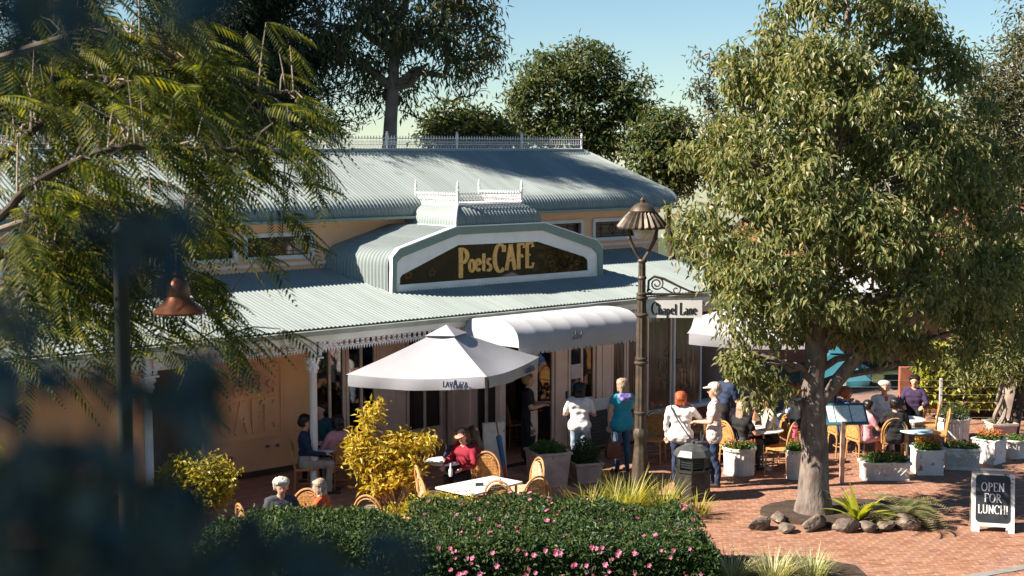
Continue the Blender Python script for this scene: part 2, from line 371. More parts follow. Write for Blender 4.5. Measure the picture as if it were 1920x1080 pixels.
def sheets(parent, prof, a0, a1, width, m, amax=None):
    n = max(1, round((a1 - a0) / width))
    for i in range(n):
        b0, b1 = a0 + (a1 - a0) * i / n, a0 + (a1 - a0) * (i + 1) / n + .03
        if amax and b0 > max(amax(d) for d, z in prof): continue
        V, F = corr([(d, z + .0025 * (i % 2)) for d, z in prof], b0, b1, amax)
        link('roof_sheet', fast_mesh('roof_sheet', V, F, m if isinstance(m, list) else [m], smooth=True), parent)
# --- upper wall with its leadlight windows
ZU0, ZU1 = 3.72, 4.22
wins = [(-4.5, -3.02), (-2.88, -1.5), (-1.37, .11), (.25, 1.75), (7.28, 8.77), (9.06, 10.5)]
uw = MB(); B(-9, 11.2, -1.25, -1.1, 3.2, ZU0, uw); B(-9, 11.2, -1.25, -1.1, ZU1, 4.5, uw)
e = [-9] + [x for w_ in wins for x in w_] + [11.2]
for i in range(0, len(e), 2): B(e[i], e[i + 1], -1.25, -1.1, ZU0, ZU1, uw)
uwo = uw.build('upper_wall', M_peach, cafe)
b = MB(); B(-9, 11.22, -1.098, -1.06, 4.30, 4.47, b); b.build('wall_plate', M_peach, cafe)
for k in range(8):
    z = 3.36 + k * .0
b = MB(); B(-9, 11.2, -1.098, -1.07, 3.60, 3.66, b); b.build('sill_rail', M_pink, cafe)
M_frame = mat('window_frame_white', (.66, .64, .64), .5, .05)
for a0, a1 in wins:
    f = MB(); t = .075
    B(a0, a1, -1.12, -1.06, ZU1 - t, ZU1, f); B(a0, a1, -1.12, -1.05, ZU0, ZU0 + t, f); B(a0, a0 + t, -1.12, -1.06, ZU0 + t, ZU1 - t, f); B(a1 - t, a1, -1.12, -1.06, ZU0 + t, ZU1 - t, f)
    wo = f.build('window', M_frame, cafe)
    p = MB(); B(a0 + t, a1 - t, -1.20, -1.185, ZU0 + t, ZU1 - t, p); p.build('pane', M_stain, wo)
    l = MB(); am, zm = (a0 + a1) / 2, (ZU0 + ZU1) / 2; y = 1.178
    for q in ((a0 + t, zm + .1, a1 - t, zm + .1), (a0 + t, zm - .1, a1 - t, zm - .1)): l.tube([(q[0], y, q[1]), (q[2], y, q[3])], .005, 4)
    for c in (am - .36, am, am + .36): l.tube([(c, y, ZU0 + t), (c, y, ZU1 - t)], .005, 4)
    for c, s in ((am, .12), (am - .36, .05), (am + .36, .05)): l.tube([(c - s, y, zm), (c, y, zm + s), (c + s, y, zm), (c, y, zm - s), (c - s, y, zm)], .007, 4)
    for sgn in (-1, 1): l.tube([(am + sgn * .55, y, zm + .1), (am + sgn * .66, y, zm), (am + sgn * .55, y, zm - .1)], .006, 4)
    l.build('leading', M_lead, wo)
# --- main roof
RE, RZ, ER = -3.05, 5.72, 11.47
prof_main = [(-.80, 4.46), (-.795, 4.55), (-.815, 4.64), (-.87, 4.72), (-.96, 4.795), (-1.08, 4.855), (-1.22, 4.91), (-2.1, 5.30), (RE, RZ)]
def hip(d):
    t = min(1, max(0, (-.8 - d) / (-.8 - RE))); return ER - t * .82
rf = MB(); B(-9.6, ER - .05, -6.0, -.86, 4.44, 4.47, rf); rfo = rf.build('roof', M_cream, cafe)
sheets(rfo, prof_main, -9.6, ER + .1, .76, M_roof, hip)
hp = MB()      # hip end and rear slope
hp.add([(ER, .8, 4.46), (ER, 5.3, 4.46), (ER - .02, 5.3, 4.7), (ER - .02, .83, 4.7), (ER - .82, -RE, RZ), (-9.6, -RE, RZ), (-9.6, 5.3, 4.46)], [(0, 1, 2, 3), (3, 2, 4), (4, 5, 6, 1)]); hp.build('hip_end', M_roof, rfo)
cp = MB(); cp.tube([(hip(d) + .0, -d, z + .012) for d, z in prof_main], .035, 8); cp.tube([(-9.6, -RE, RZ), (hip(RE), -RE, RZ)], .05, 8); cp.build('ridge_capping', M_roofg, rfo, True)
gt = MB(); B(-9.6, ER, -.82, -.70, 4.405, 4.455, gt); gt.build('gutter', M_sage, rfo)
M_iron = mat('white_cast_iron', (.76, .73, .72), .45, .05)
def crest(parent, p0, p1, h, posts=(True, True), step=.075, ph=1.35, name='cresting'):
    """one panel of iron cresting from p0 to p1 (local points), with finial posts"""
    p0, p1 = Vector(p0), Vector(p1); L = (p1 - p0).length; t = (p1 - p0) / L; up = Vector((0, 0, 1)); s = t.cross(up) * .006
    m = MB()
    def bar(q0, q1, w_): m.tube([q0, q1], w_, 4)
    for zz, w_ in ((.0, .012), (.30 * h, .008), (.72 * h, .009)): bar(p0 + up * (zz + .015), p1 + up * (zz + .015), w_)
    n = max(3, round(L / step)); st = L / n
    for i in range(n):
        c = p0 + t * (st * (i + .5))
        bar(c + up * .30 * h, c + up * h * .98, .006)
        a = st * .48
        for q in (-1, 1):
            m.add([tuple(c + t * q * a + s), tuple(c + t * q * a * .2 + up * .28 * h + s), tuple(c + t * q * a * .75 + up * .28 * h + s)], [(0, 1, 2)])
            m.add([tuple(c + t * q * a + up * .36 * h + s), tuple(c + t * q * a * .3 + up * .52 * h + s), tuple(c + t * q * a + up * .68 * h + s), tuple(c + t * q * a * .75 + up * .52 * h + s)], [(0, 1, 2, 3)])
        m.add([tuple(c - t * a * .55 + up * h * .84), tuple(c + up * h * .76), tuple(c + t * a * .55 + up * h * .84), tuple(c + up * h)], [(0, 1, 2, 3)])
    o = m.build(name, M_iron, parent)
    for k, p in enumerate((p0, p1)):
        if posts[k]:
            q = MB(); q.lathe([(.022, 0), (.022, h), (.034, h + .01), (.034, h + .03), (.016, h + .04), (.03, h + .08), (.03, h + .10), (.012, h + .13), (.018, h + .16), (.003, h * ph + .13)][:(None if ph > 1.1 else 6)], tuple(p), 8); q.build('finial', M_iron, parent, True)
    return o
aR = hip(RE) - .05; np_ = 9
for i in range(np_):
    a0, a1 = aR - (i + 1) * 1.9, aR - i * 1.9
    crest(rfo, (a0, -RE, RZ + .03), (a1, -RE, RZ + .03), .30, (True, i == 0), ph=1.02)
# --- verandah roof, gutter, fascia, lace
ZT, ZE, DE, DW = 3.515, 2.83, 1.97, -1.1
vr = MB(); B(-8.6, 10.6, 1.80, 1.86, 2.60, 2.80, vr); vro = vr.build('verandah_roof', M_cream, cafe)
kz = (ZT - ZE) / (DE - DW)
sheets(vro, [(DE, ZE), (1.2, ZE + kz * (DE - 1.2)), (.2, ZE + kz * (DE - .2)), (DW, ZT)], -8.6, 10.6, .86, M_roof)
g = MB()
g.prism([(-8.6, -1.93, 2.70), (-8.6, -2.03, 2.72), (-8.6, -2.06, 2.80), (-8.6, -1.93, 2.80)], (19.2, 0, 0)); g.build('gutter', mat('gutter_grey_green', (.34, .37, .33), .5, .15, 3), vro)
fs = MB(); B(-8.6, 10.6, 1.862, 1.90, 2.60, 2.70, fs); fs.build('fascia', M_cream, vro)
cb = MB(); B(-8.6, 3.9, .0, 1.8, 3.02, 3.04, cb)
cb.add([(-8.6, -1.80, 2.78), (3.9, -1.80, 2.78), (3.9, 0, 3.15), (-8.6, 0, 3.15)], [(0, 1, 2, 3)]); cb.v = cb.v[8:]; cb.f = [(0, 1, 2, 3)]; cb.m = [0]
cb.build('verandah_ceiling', M_cream, vro)
def lace(parent, a0, a1, z1, h, d=1.84, name='iron_lace'):
    """band of pierced iron lace: rows of little rings and leaves with a fringe of drops"""
    m = MB(); n = max(2, round((a1 - a0) / .11)); st = (a1 - a0) / n; y = -d; th = .012
    m.box(a0, a1, y - th, y + th, z1 - .018, z1); m.box(a0, a1, y - th, y + th, z1 - h * .66, z1 - h * .60)
    for i in range(n):
        c = a0 + (i + .5) * st; zc = z1 - h * .32; r = st * .36
        ring = [(c + r * math.cos(k * math.pi / 4), y, zc + h * .26 * math.sin(k * math.pi / 4)) for k in range(9)]; m.tube(ring, .010, 4)
        for q in (-1, 1): m.prism([(c + q * st * .5, y - th, z1 - .01), (c + q * st * .22, y - th, z1 - h * .2), (c + q * st * .5, y - th, z1 - h * .3)], (0, th, 0)); m.prism([(c + q * st * .5, y - th, z1 - h * .62), (c + q * st * .22, y - th, z1 - h * .48), (c + q * st * .5, y - th, z1 - h * .38)], (0, th, 0))
        for q in (-.25, .25): m.prism([(c + (q - .2) * st, y - th * .6, z1 - h * .62), (c + (q + .2) * st, y - th * .6, z1 - h * .62), (c + q * st, y - th * .6, z1 - h)], (0, th, 0))
    return m.build(name, M_iron, parent)
colA = [-6.1, -3.1, -.13]
lace(vro, -6.1, -3.16, 2.60, .2); lace(vro, -3.04, -.19, 2.60, .2); lace(vro, -.07, 3.0, 2.60, .2); lace(vro, 6.3, 10.5, 2.60, .15)
for ca in colA:
    sh = MB(); sh.lathe([(.085, 0), (.085, .12), (.068, .14), (.062, 2.02), (.07, 2.03)], (ca, -1.74, .02), 32, flute=12, fl=.12); so_ = sh.build('column', M_white, cafe, True)
    cpt = MB(); cpt.lathe([(.066, 2.03), (.08, 2.06), (.074, 2.09), (.085, 2.16), (.115, 2.24), (.12, 2.27), (.10, 2.29)], (ca, -1.74, .02), 16)
    for k in range(8):
        t = k * math.pi / 4; cpt.ball((ca + .105 * math.cos(t), -1.74 + .105 * math.sin(t), 2.25), (.03, .03, .035), 8); cpt.ball((ca + .085 * math.cos(t + .39), -1.74 + .085 * math.sin(t + .39), 2.14), (.02, .02, .04), 6)
    cpt.box(ca - .13, ca + .13, -1.87, -1.61, 2.305, 2.33); cpt.build('capital', M_white, so_, True)
    up = MB(); up.box(ca - .05, ca + .05, -1.79, -1.69, 2.33, 2.61); up.build('post_top', M_white, so_)
    for q in (-1, 1):      # quarter-round lace brackets
        m = MB(); pts = [(ca + q * .06, 2.34)] + [(ca + q * (.06 + .42 * (1 - math.cos(t * math.pi / 16))), 2.34 + .24 * math.sin(t * math.pi / 16)) for t in range(9)]
        for t in range(len(pts) - 1):
            x0, z0 = pts[t]; x1, z1 = pts[t + 1]
            m.tube([(x0, -1.84, z0), (x1, -1.84, z1)], .012, 4)
            zt = z0
            while zt < 2.59 and t % 2 == 0:
                r = .03; m.tube([(x0 + q * .02 + r * math.cos(k * math.pi / 3), -1.84, zt + .03 + r * math.sin(k * math.pi / 3)) for k in range(7)], .009, 4); zt += .06
            m.prism([(x0, -1.846, z0), (x1, -1.846, z1), ((x0 + x1) / 2 + q * .01, -1.846, (z0 + z1) / 2 - .05)], (0, .01, 0))
        m.build('lace_bracket', M_iron, so_)
# --- lower walls: orange rendered wall with relief lettering
ow = MB(); B(-8.8, .98, -.2, 0, 0, 3.14, ow); owo = ow.build('orange_wall', M_orange, cafe)
B_ = MB(); B(-8.8, .98, 0, .03, 0.02, .12, B_); B_.build('skirting', mat('dark_skirting', (.10, .045, .03), .7), owo)
pn = MB()
for q in ((-1.08, .33, .68, .72), (-1.08, .33, 1.96, 2.0), (-1.08, -1.04, .72, 1.96), (.29, .33, .72, 1.96)): B(q[0], q[1], 0, .04, q[2], q[3], pn)
B(-1.04, .29, 0, .008, .72, 1.96, pn); po = pn.build('relief_panel', M_orange, owo)
m = MB(); m.M = Matrix.Translation((-.93, -.008, .84)); pen(m, 'CAFE', .55, .2, .08, .05, .03, width=1.14); m.M = Matrix.Translation((-.98, -.008, 1.48)); pen(m, 'Poets', .48, .2, .08, .05, .03, width=1.2, sizes=[1, .8, .8, .9, .8])
m.build('relief_lettering', M_orange, po)
for a, z in ((-.72, .42), (.02, .53), (.22, .52)):
    q = MB(); B(a - .04, a + .04, 0, .02, z - .03, z + .03, q); B(a - .02, a + .02, .02, .03, z - .012, z + .012, q, 1); q.build('wall_socket', [mat('grey_socket', (.40, .33, .28), .5), M_lead], owo)
dr = MB(); B(-2.25, -1.3, .0, .045, .02, 2.1, dr); dro = dr.build('side_door', mat('dark_door_paint', (.08, .05, .04), .5), owo)
q = MB(); B(-1.3, -1.24, 0, .06, 0.02, 2.15, q); B(-2.31, -2.25, 0, .06, 0.02, 2.15, q); B(-2.25, -1.3, 0, .06, 2.1, 2.15, q); q.build('door_frame', M_white, dro)
q = MB(); q.ball((-1.36, -.07, 1.0), .03); q.build('door_handle', M_lead, dro, True)
# --- glazed doors and windows, a panel at a time.  frame (p, q): start and direction in (a, d)
def gothic(parent, p0, p1, z0, z1, arches=2, name='glazed_door', solid=.0, mull=True, mats=None):
    """glazed leaf between two points (a, d): stiles, rails, pane and pointed-arch tracery"""
    P0, P1 = Vector((p0[0], -p0[1], 0)), Vector((p1[0], -p1[1], 0)); L = (P1 - P0).length; ang = math.atan2(P1.y - P0.y, P1.x - P0.x)
    Mx = Matrix.Translation(P0) @ Matrix.Rotation(ang, 4, 'Z')
    f = MB(); f.M = Mx; t = .06
    f.box(0, t, -.03, .03, z0, z1); f.box(L - t, L, -.03, .03, z0, z1); f.box(t, L - t, -.03, .03, z1 - t, z1); f.box(t, L - t, -.03, .03, z0, z0 + .14 + solid)
    if mull: f.box(L / 2 - .025, L / 2 + .025, -.028, .028, z0 + .14 + solid, z1 - t)
    if arches:
        n = arches; w_ = (L - 2 * t) / n; zs = z1 - t - w_ * 1.25
        for i in range(n):
            x0 = t + w_ * i
            for k in (-1, 1):
                cx = x0 + w_ / 2
                f.tube([(cx + k * w_ / 2 * (1 - (j / 8) ** 1.9), -.015, zs + w_ * 1.2 * (j / 8)) for j in range(9)], .022, 5)
    fo = f.build(name, M_pink, parent)
    p = MB(); p.M = Mx; p.box(t, L - t, .004, .012, z0 + .1 + solid, z1 - t); p.build('pane', M_glass, fo)
    return fo
gw = MB(); B(.98, 3.97, -.2, 0, 2.62, 3.14, gw); B(2.40, 3.06, -.2, .02, 0, 2.62, gw); gwo = gw.build('shopfront_wall', M_pink, cafe)
for q in ((2.44, 2.62), (2.82, 3.02)):
    b = MB(); B(q[0], q[1], .02, .05, .1, 2.55, b); b.build('pilaster', M_pink, gwo)
gothic(gwo, (1.0, 0), (1.68, 0), .02, 2.6); gothic(gwo, (1.70, 0), (2.38, 0), .02, 2.6)
gothic(gwo, (3.08, 0), (3.95, 0), .02, 2.6, 0, 'shop_window', .25)
# return wall and bay at the entry
DB = 1.7; A0 = 3.97
rw = MB(); rw.box(A0, A0 + .2, -.95, 0, 0, 2.62); rw.box(A0, A0 + .12, -DB, 0, 2.62, 2.76)
rwo = rw.build('return_wall', M_pink, cafe)
for q in ((.12, .36), (.60, .86)):
    b = MB(); b.box(A0 - .03, A0, -q[1], -q[0], .1, 2.55); b.build('pilaster', M_pink, rwo)
gothic(rwo, (A0 + .02, .97), (A0 + .02, DB - .05), .02, 2.6, 0, 'shop_window', .1)
X = lambda px: wa(px, DB)
bw_ = MB(); B(A0, 10.4, DB - .1, DB, 2.35, 2.62, bw_); bwo = bw_.build('entry_bay', M_pink, cafe)
def post(px0, px1, dd=.0, m=M_pink):
    b = MB(); B(X(px0), X(px1), DB - .1, DB + dd, 0, 2.35, b); return b.build('bay_post', m, bwo)
post(937, 948); post(996, 1003); post(1041, 1052, .02); post(1053, 1064, .0); post(1117, 1126, .03); post(1130, 1146, .0)
b = MB(); B(X(1117), X(1146), DB - .12, DB - .03, 0, 2.35, b); b.build('bay_infill', M_pink, bwo)
gothic(bwo, (X(1004), DB - .04), (X(1040), DB - .04), .02, 2.33, 0, 'side_light', .0, False)
go = gothic(bwo, (X(1066), DB - .03), (X(1116), DB - .03), .02, 2.33, 2, 'entry_door', .75)
b = MB(); B(X(1066) + .06, X(1066) + .32, DB + .002, DB + .006, 1.32, 1.6, b); b.build('door_notice', mat('pink_paper', (.75, .6, .62), .7), go)
b = MB(); B(X(1066) - .08, X(1066) - .04, DB - .02, DB + .015, .95, 1.1, b); b.build('lock_plate', M_lead, go)
# clear blinds on the right with a low brick wall below
lw = MB(); B(X(1149), 10.4, DB - .2, DB - .02, 0, .34, lw); lwo = lw.build('low_wall', M_lowbrick, cafe)
b = MB(); B(X(1149), 10.4, DB - .24, DB + .06, .342, .42, b); b.build('sill', M_white, lwo)
for i, (q0, q1) in enumerate(((1150, 1176), (1178, 1212), (1216, 1262), (1266, 1318))):
    f = MB(); B(X(q0), X(q0) + .05, DB - .12, DB - .05, .42, 2.35, f); B(X(q1) - .04, X(q1), DB - .12, DB - .05, .42, 2.35, f); fo = f.build('blind_frame', M_pink if i < 3 else M_white, cafe)
    n = 30; V = []; a0, a1 = X(q0) + .05, X(q1) - .04
    for j in range(n + 1):
        a = a0 + (a1 - a0) * j / n; y = -(DB - .085) + .012 * math.sin(j * 1.7 + i)
        V += [(a, y, .42), (a, y + .012 * math.sin(j * 2.3), 1.3), (a, y, 2.35)]
    Fb = [(j * 3 + k, j * 3 + 3 + k, j * 3 + 4 + k, j * 3 + 1 + k) for j in range(n) for k in (0, 1)]
    link('clear_blind', fast_mesh('clear_blind', V, Fb, [M_plastic], smooth=True), fo)
# interior shell
it = MB(); B(-8.8, 11.2, -5.2, -5.0, 0, 4.4, it); B(-8.8, -8.6, -5, 1.6, 0, 3.2, it);  B(.98, 11, -1.35, -1.26, 2.7, 4.4, it); B(.98, 11, -5, -.2, 2.66, 2.7, it); it.build('interior_walls', mat('interior_brown', (.14, .075, .05), .8, .3, 1.5), cafe)
b = MB(); B(10.42, 10.55, -5, DB, 0, 3.0, b); b.build('end_wall', M_pink, cafe)
ct = MB(); B(5.0, 7.6, -2.6, -2.0, .0, 1.1, ct); B(4.95, 7.65, -2.65, -1.95, 1.1, 1.15, ct); ct.build('counter', mat('counter_wood', (.16, .06, .03), .4), cafe)
# --- sign dormer
DF = .59; SH = .2
def S(a, d, z): return (a - SH * (DF - d), -d, z)
outer = [(2.34, 3.06), (2.36, 3.78), (2.52, 3.93), (3.86, 4.29), (6.11, 4.29), (7.57, 3.88), (7.74, 3.72), (7.74, 3.06)]
mid = [(2.44, 3.10), (2.46, 3.69), (2.58, 3.785), (3.90, 4.145), (6.07, 4.145), (7.45, 3.73), (7.60, 3.60), (7.62, 3.10)]
inn = [(2.545, 3.28), (2.55, 3.40), (2.60, 3.455), (3.93, 3.945), (5.95, 3.925), (7.24, 3.56), (7.33, 3.48), (7.34, 3.26)]
def band(A, Bq, d0, d1, m, name, parent):
    k = MB(); n = len(A); v = []
    for r, d in ((A, d1), (Bq, d1), (A, d0), (Bq, d0)): v += [(a, -d, z) for a, z in r]
    f = []
    for i in range(n - 1):
        f += [(i, i + 1, n + i + 1, n + i), (n + i, n + i + 1, 3 * n + i + 1, 3 * n + i), (i, 2 * n + i, 2 * n + i + 1, i + 1)]
    k.add(v, f); return k.build(name, m, parent)
dm = MB(); dm.prism([(a, -(DF - .09), z) for a, z in mid], (0, .03, 0)); dmo = dm.build('sign_dormer', M_white, cafe)
band(outer, mid, DF - .12, DF, M_sage, 'bargeboard', dmo); band(mid, inn, DF - .12, DF - .035, M_white, 'sign_surround', dmo)
b = MB(); B(2.44, 7.62, DF - .12, DF - .03, 3.10, 3.185, b); B(2.50, 7.40, DF - .12, DF - .015, 3.187, 3.275, b); b.build('sign_sill', M_white, dmo)
gl = MB(); gl.prism([(a, -(DF - .055), z) for a, z in inn], (0, .01, 0)); glo = gl.build('sign_glass', M_signglass, dmo)
m = MB(); m.M = Matrix.Translation((3.93, -(DF - .054), 3.42)) @ Matrix.Rotation(0, 4, 'Y')
pen(m, 'Poets CAFE', .40, .20, .075, .01, .05, sizes=[1.35, .95, .95, 1, .95, .5, 1.32, 1.22, 1.18, 1.18], drops=[-.22, 0, 0, .02, 0, 0, -.10, -.02, .0, .02], width=1.93)
m.build('sign_lettering', M_gold, glo)
M_orn = mat('sign_ornament', (.30, .13, .05), .5)
for ax, zx, s in ((2.75, 3.40, 1), (3.3, 3.42, 1), (6.35, 3.42, 1), (7.05, 3.42, .8)):
    m = MB()
    for k in range(5):
        t = k * 1.25; m.tube([(ax + s * .09 * math.cos(t + j * .5) * (1 - j * .15), -(DF - .05), zx + s * (.04 + .08 * math.sin(t + j * .5) * (1 - j * .15))) for j in range(5)], .006, 4)
    m.build('sign_ornament', M_orn, glo)
# dormer roof: ribs follow the profile
prof = []
def fil(p, q, r, n=6):
    out = []
    for i in range(n + 1):
        t = i / n; out.append(((1 - t) ** 2 * p[0] + 2 * t * (1 - t) * q[0] + t * t * r[0], (1 - t) ** 2 * p[1] + 2 * t * (1 - t) * q[1] + t * t * r[1]))
    return out
prof = [(2.34, 3.0), (2.34, 3.4)] + fil((2.34, 3.62), (2.35, 3.88), (2.62, 3.957), 7) + [(3.2, 4.112), (3.86, 4.29), (4.6, 4.30), (5.4, 4.30), (6.11, 4.29), (6.8, 4.095)] + fil((7.46, 3.91), (7.73, 3.84), (7.74, 3.58), 7) + [(7.74, 3.0)]
P = [Vector(p) for p in prof]; k = len(P); nr = []
for j in range(k):
    t = (P[min(j + 1, k - 1)] - P[max(j - 1, 0)]).normalized(); nr.append(Vector((-t.y, t.x)))
V = []; dB = -1.14; n = int((DF - .1 - dB) / .085 * 6)
for i in range(n + 1):
    d = DF - .1 + (dB - DF + .1) * i / n; h = .011 * math.cos(2 * math.pi * d / .085)
    V += [S(P[j].x + nr[j].x * h, d, P[j].y + nr[j].y * h) for j in range(k)]
F = [(i * k + j, i * k + j + 1, (i + 1) * k + j + 1, (i + 1) * k + j) for i in range(n) for j in range(k - 1)]
link('dormer_sheeting', fast_mesh('dormer_sheeting', V, F, [M_roof], smooth=True), dmo)
b = MB(); b.loft([[(a, -DF + .0, z) for a, z in outer + [(x, z + .02) for x, z in outer[::-1]]], [(a, -DF + .13, z + .0) for a, z in outer + [(x, z + .02) for x, z in outer[::-1]]]]); b.build('barge_cap', M_cream, dmo)
# lantern on the dormer, bullnosed all round
TL, TR, TF, TB = 4.14, 5.77, .27, -1.05
lf = [(0, 4.28), (.0, 4.36), (.02, 4.45), (.07, 4.54), (.15, 4.62), (.28, 4.685)]
def lan(side):
    V = []; per = .085; k = len(lf)
    if side == 'F':
        L0, L1 = 3.86, 6.05; n = int((L1 - L0) / per * 6)
        for i in range(n + 1):
            a = L0 + (L1 - L0) * i / n; h = .01 * math.cos(2 * math.pi * a / per)
            for o_, z in lf: V.append((min(max(a, L0 + o_), L1 - o_), -(.55 - o_ + h * (1 - o_)), z + h * o_ * 2))
    else:
        D0, D1 = .55, -1.1; n = int((D0 - D1) / per * 6); x0, sg = (3.86, 1) if side == 'L' else (6.05, -1)
        for i in range(n + 1):
            d = D0 + (D1 - D0) * i / n; h = .01 * math.cos(2 * math.pi * d / per)
            for o_, z in lf: V.append((x0 + sg * (o_ - h * (1 - o_)), -min(d, D0 - o_), z + h * o_ * 2))
    F = [(i * k + j, (i + 1) * k + j, (i + 1) * k + j + 1, i * k + j + 1) for i in range(n) for j in range(k - 1)]
    return fast_mesh('lantern_sheeting', V, F, [M_roof], smooth=True)
ln = MB(); B(TL - .02, TR + .0, TB, TF + .02, 4.66, 4.70, ln); lno = ln.build('lantern_top', M_white, dmo)
for s_ in 'FLR': link('lantern_sheeting', lan(s_), lno)
b = MB(); b.tube([(3.86 + o_ * 1.0, -(.55 - o_), z + .01) for o_, z in lf], .03, 8); b.tube([(3.84, -.56, 4.29), (6.08, -.56, 4.29)], .02, 6); b.tube([(3.85, -.56, 4.29), (3.85, 1.1, 4.29)], .02, 6); b.build('mitre_flashing', M_white, lno, True)
crest(lno, (TL, -TF, 4.70), (TR, -TF, 4.70), .24); crest(lno, (TL, -TF, 4.70), (TL, -TB, 4.70), .24, (False, True)); crest(lno, (TR, -TF, 4.70), (TR, -TB, 4.70), .24, (False, True))
# --- entry awning with scalloped valance
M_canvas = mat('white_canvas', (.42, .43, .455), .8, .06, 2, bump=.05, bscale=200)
AL, AR, AD0, AD1 = 3.0, 6.0, 1.95, 3.35
ap = [(AD0, 2.72), (2.2, 2.775), (2.5, 2.80), (2.8, 2.80), (3.03, 2.77), (3.20, 2.70), (3.30, 2.60), (3.34, 2.48), (AD1, 2.36)]
V = []; n = 84; seg = 7
for i in range(n + 1):
    t = i / n; a = AL + (AR - AL) * t; sag = abs(math.sin(math.pi * t * seg)) ** .8
    for j, (d, z) in enumerate(ap):
        s_ = math.sin(math.pi * j / (len(ap) - 1)); V.append((a, -(d - .006 * sag * s_), z - .008 * sag * s_))
k = len(ap); F = [(i * k + j, (i + 1) * k + j, (i + 1) * k + j + 1, i * k + j + 1) for i in range(n) for j in range(k - 1)]
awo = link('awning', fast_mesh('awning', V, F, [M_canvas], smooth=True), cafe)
for x, nm in ((AL, 0), (AR, 1)):
    m = MB(); bul = -.10 if nm == 0 else .10; c = (x, -AD0, 2.36); V = [c]; fan = ap
    for r_ in (.5, 1.0):
        for d, z in fan: V.append((x + bul * (1 - r_) * 1.6, -(AD0 + (d - AD0) * r_), 2.36 + (z - 2.36) * r_))
    V[0] = (x + bul, -AD0, 2.36); kk = len(fan)
    F = [(0, 1 + j, 2 + j) for j in range(kk - 1)]; m.add(V, F); m.add(V, [(1 + j, 1 + kk + j, 2 + kk + j, 2 + j) for j in range(kk - 1)]); m.build('awning_end', M_canvas, awo, True)
m = MB(); ns = 30; st = (AR - AL) / ns
for i in range(ns):
    x0 = AL + i * st; pts = [(x0, 2.36), (x0 + st, 2.36), (x0 + st, 2.27)] + [(x0 + st * (.5 + .46 * math.cos(R(q))), 2.27 - .055 * math.sin(R(q))) for q in range(0, 181, 30)] + [(x0, 2.27)]
    m.prism([(x, -AD1 - .002, z) for x, z in pts], (0, .004, 0))
m.build('valance', M_canvas, awo)
m = MB(); m.M = Matrix.Translation((wa(1071, 3.34, 630), -3.365, 2.40)); pen(m, '157', .14, .2, .08, .006, .05, width=.26); m.build('awning_number', mat('grey_print', (.13, .15, .15), .7), awo)
# ================================================================== vegetation
def unit(v): return v / np.maximum(np.linalg.norm(v, axis=1, keepdims=True), 1e-9)
def leaves_geo(P, D, Nn, L, Wd, fold=.25, curl=.15):
    """one folded leaf (two faces) per point: P base, D direction, Nn face normal"""
    n = len(P); L = np.broadcast_to(L, n)[:, None]; Wd = np.broadcast_to(Wd, n)[:, None]
    S_ = unit(np.cross(D, Nn)); Nn = unit(np.cross(S_, D))
    mid = P + D * L * .45
    v = np.stack([P, mid + S_ * Wd * .5 + Nn * Wd * fold, P + D * L - Nn * L * curl, mid - S_ * Wd * .5 + Nn * Wd * fold], 1).reshape(-1, 3)
    i = np.arange(n)[:, None] * 4
    f = np.concatenate([i + np.array([[0, 1, 2]]), i + np.array([[0, 2, 3]])], 1).reshape(-1, 3)
    return v, f
def rand_dirs(n, rng): return unit(rng.normal(size=(n, 3)))
def clumps(centers, per, sig, L, Wd, rng, droop=.6, flat=1., out_from=None, jit=.3):
    n = len(centers) * per
    C = np.repeat(centers, per, 0); off = rng.normal(size=(n, 3)) * sig; off[:, 2] *= flat
    P = C + off
    D = rand_dirs(n, rng) * .8
    D += unit(off) * .5
    D[:, 2] -= droop; D = unit(D)
    Nn = rand_dirs(n, rng) * .7; Nn[:, 2] += .9
    if out_from is not None: Nn += unit(P - out_from) * .8
    return leaves_geo(P, D, unit(Nn), L * rng.uniform(1 - jit, 1 + jit, n), Wd * rng.uniform(1 - jit, 1 + jit, n))
def lobe_points(lobes, n, rng, inner=.5):
    w_ = np.array([l[1][0] * l[1][1] * l[1][2] for l in lobes]) ** .75; idx = rng.choice(len(lobes), n, p=w_ / w_.sum())
    c = np.array([l[0] for l in lobes])[idx]; r = np.array([l[1] for l in lobes])[idx]
    d = rand_dirs(n, rng); return c + d * r * rng.uniform(inner, 1, (n, 1)) ** .6, idx
def bent(p, q, rng, k=6, wob=.08, sag=0.):
    p, q = np.array(p, float), np.array(q, float); L = np.linalg.norm(q - p); t = np.linspace(0, 1, k)[:, None]
    w_ = rng.normal(size=(k, 3)) * wob * L * np.sin(np.pi * t); pts = p + (q - p) * t + w_; pts[:, 2] += sag * L * np.sin(np.pi * t[:, 0]); return pts
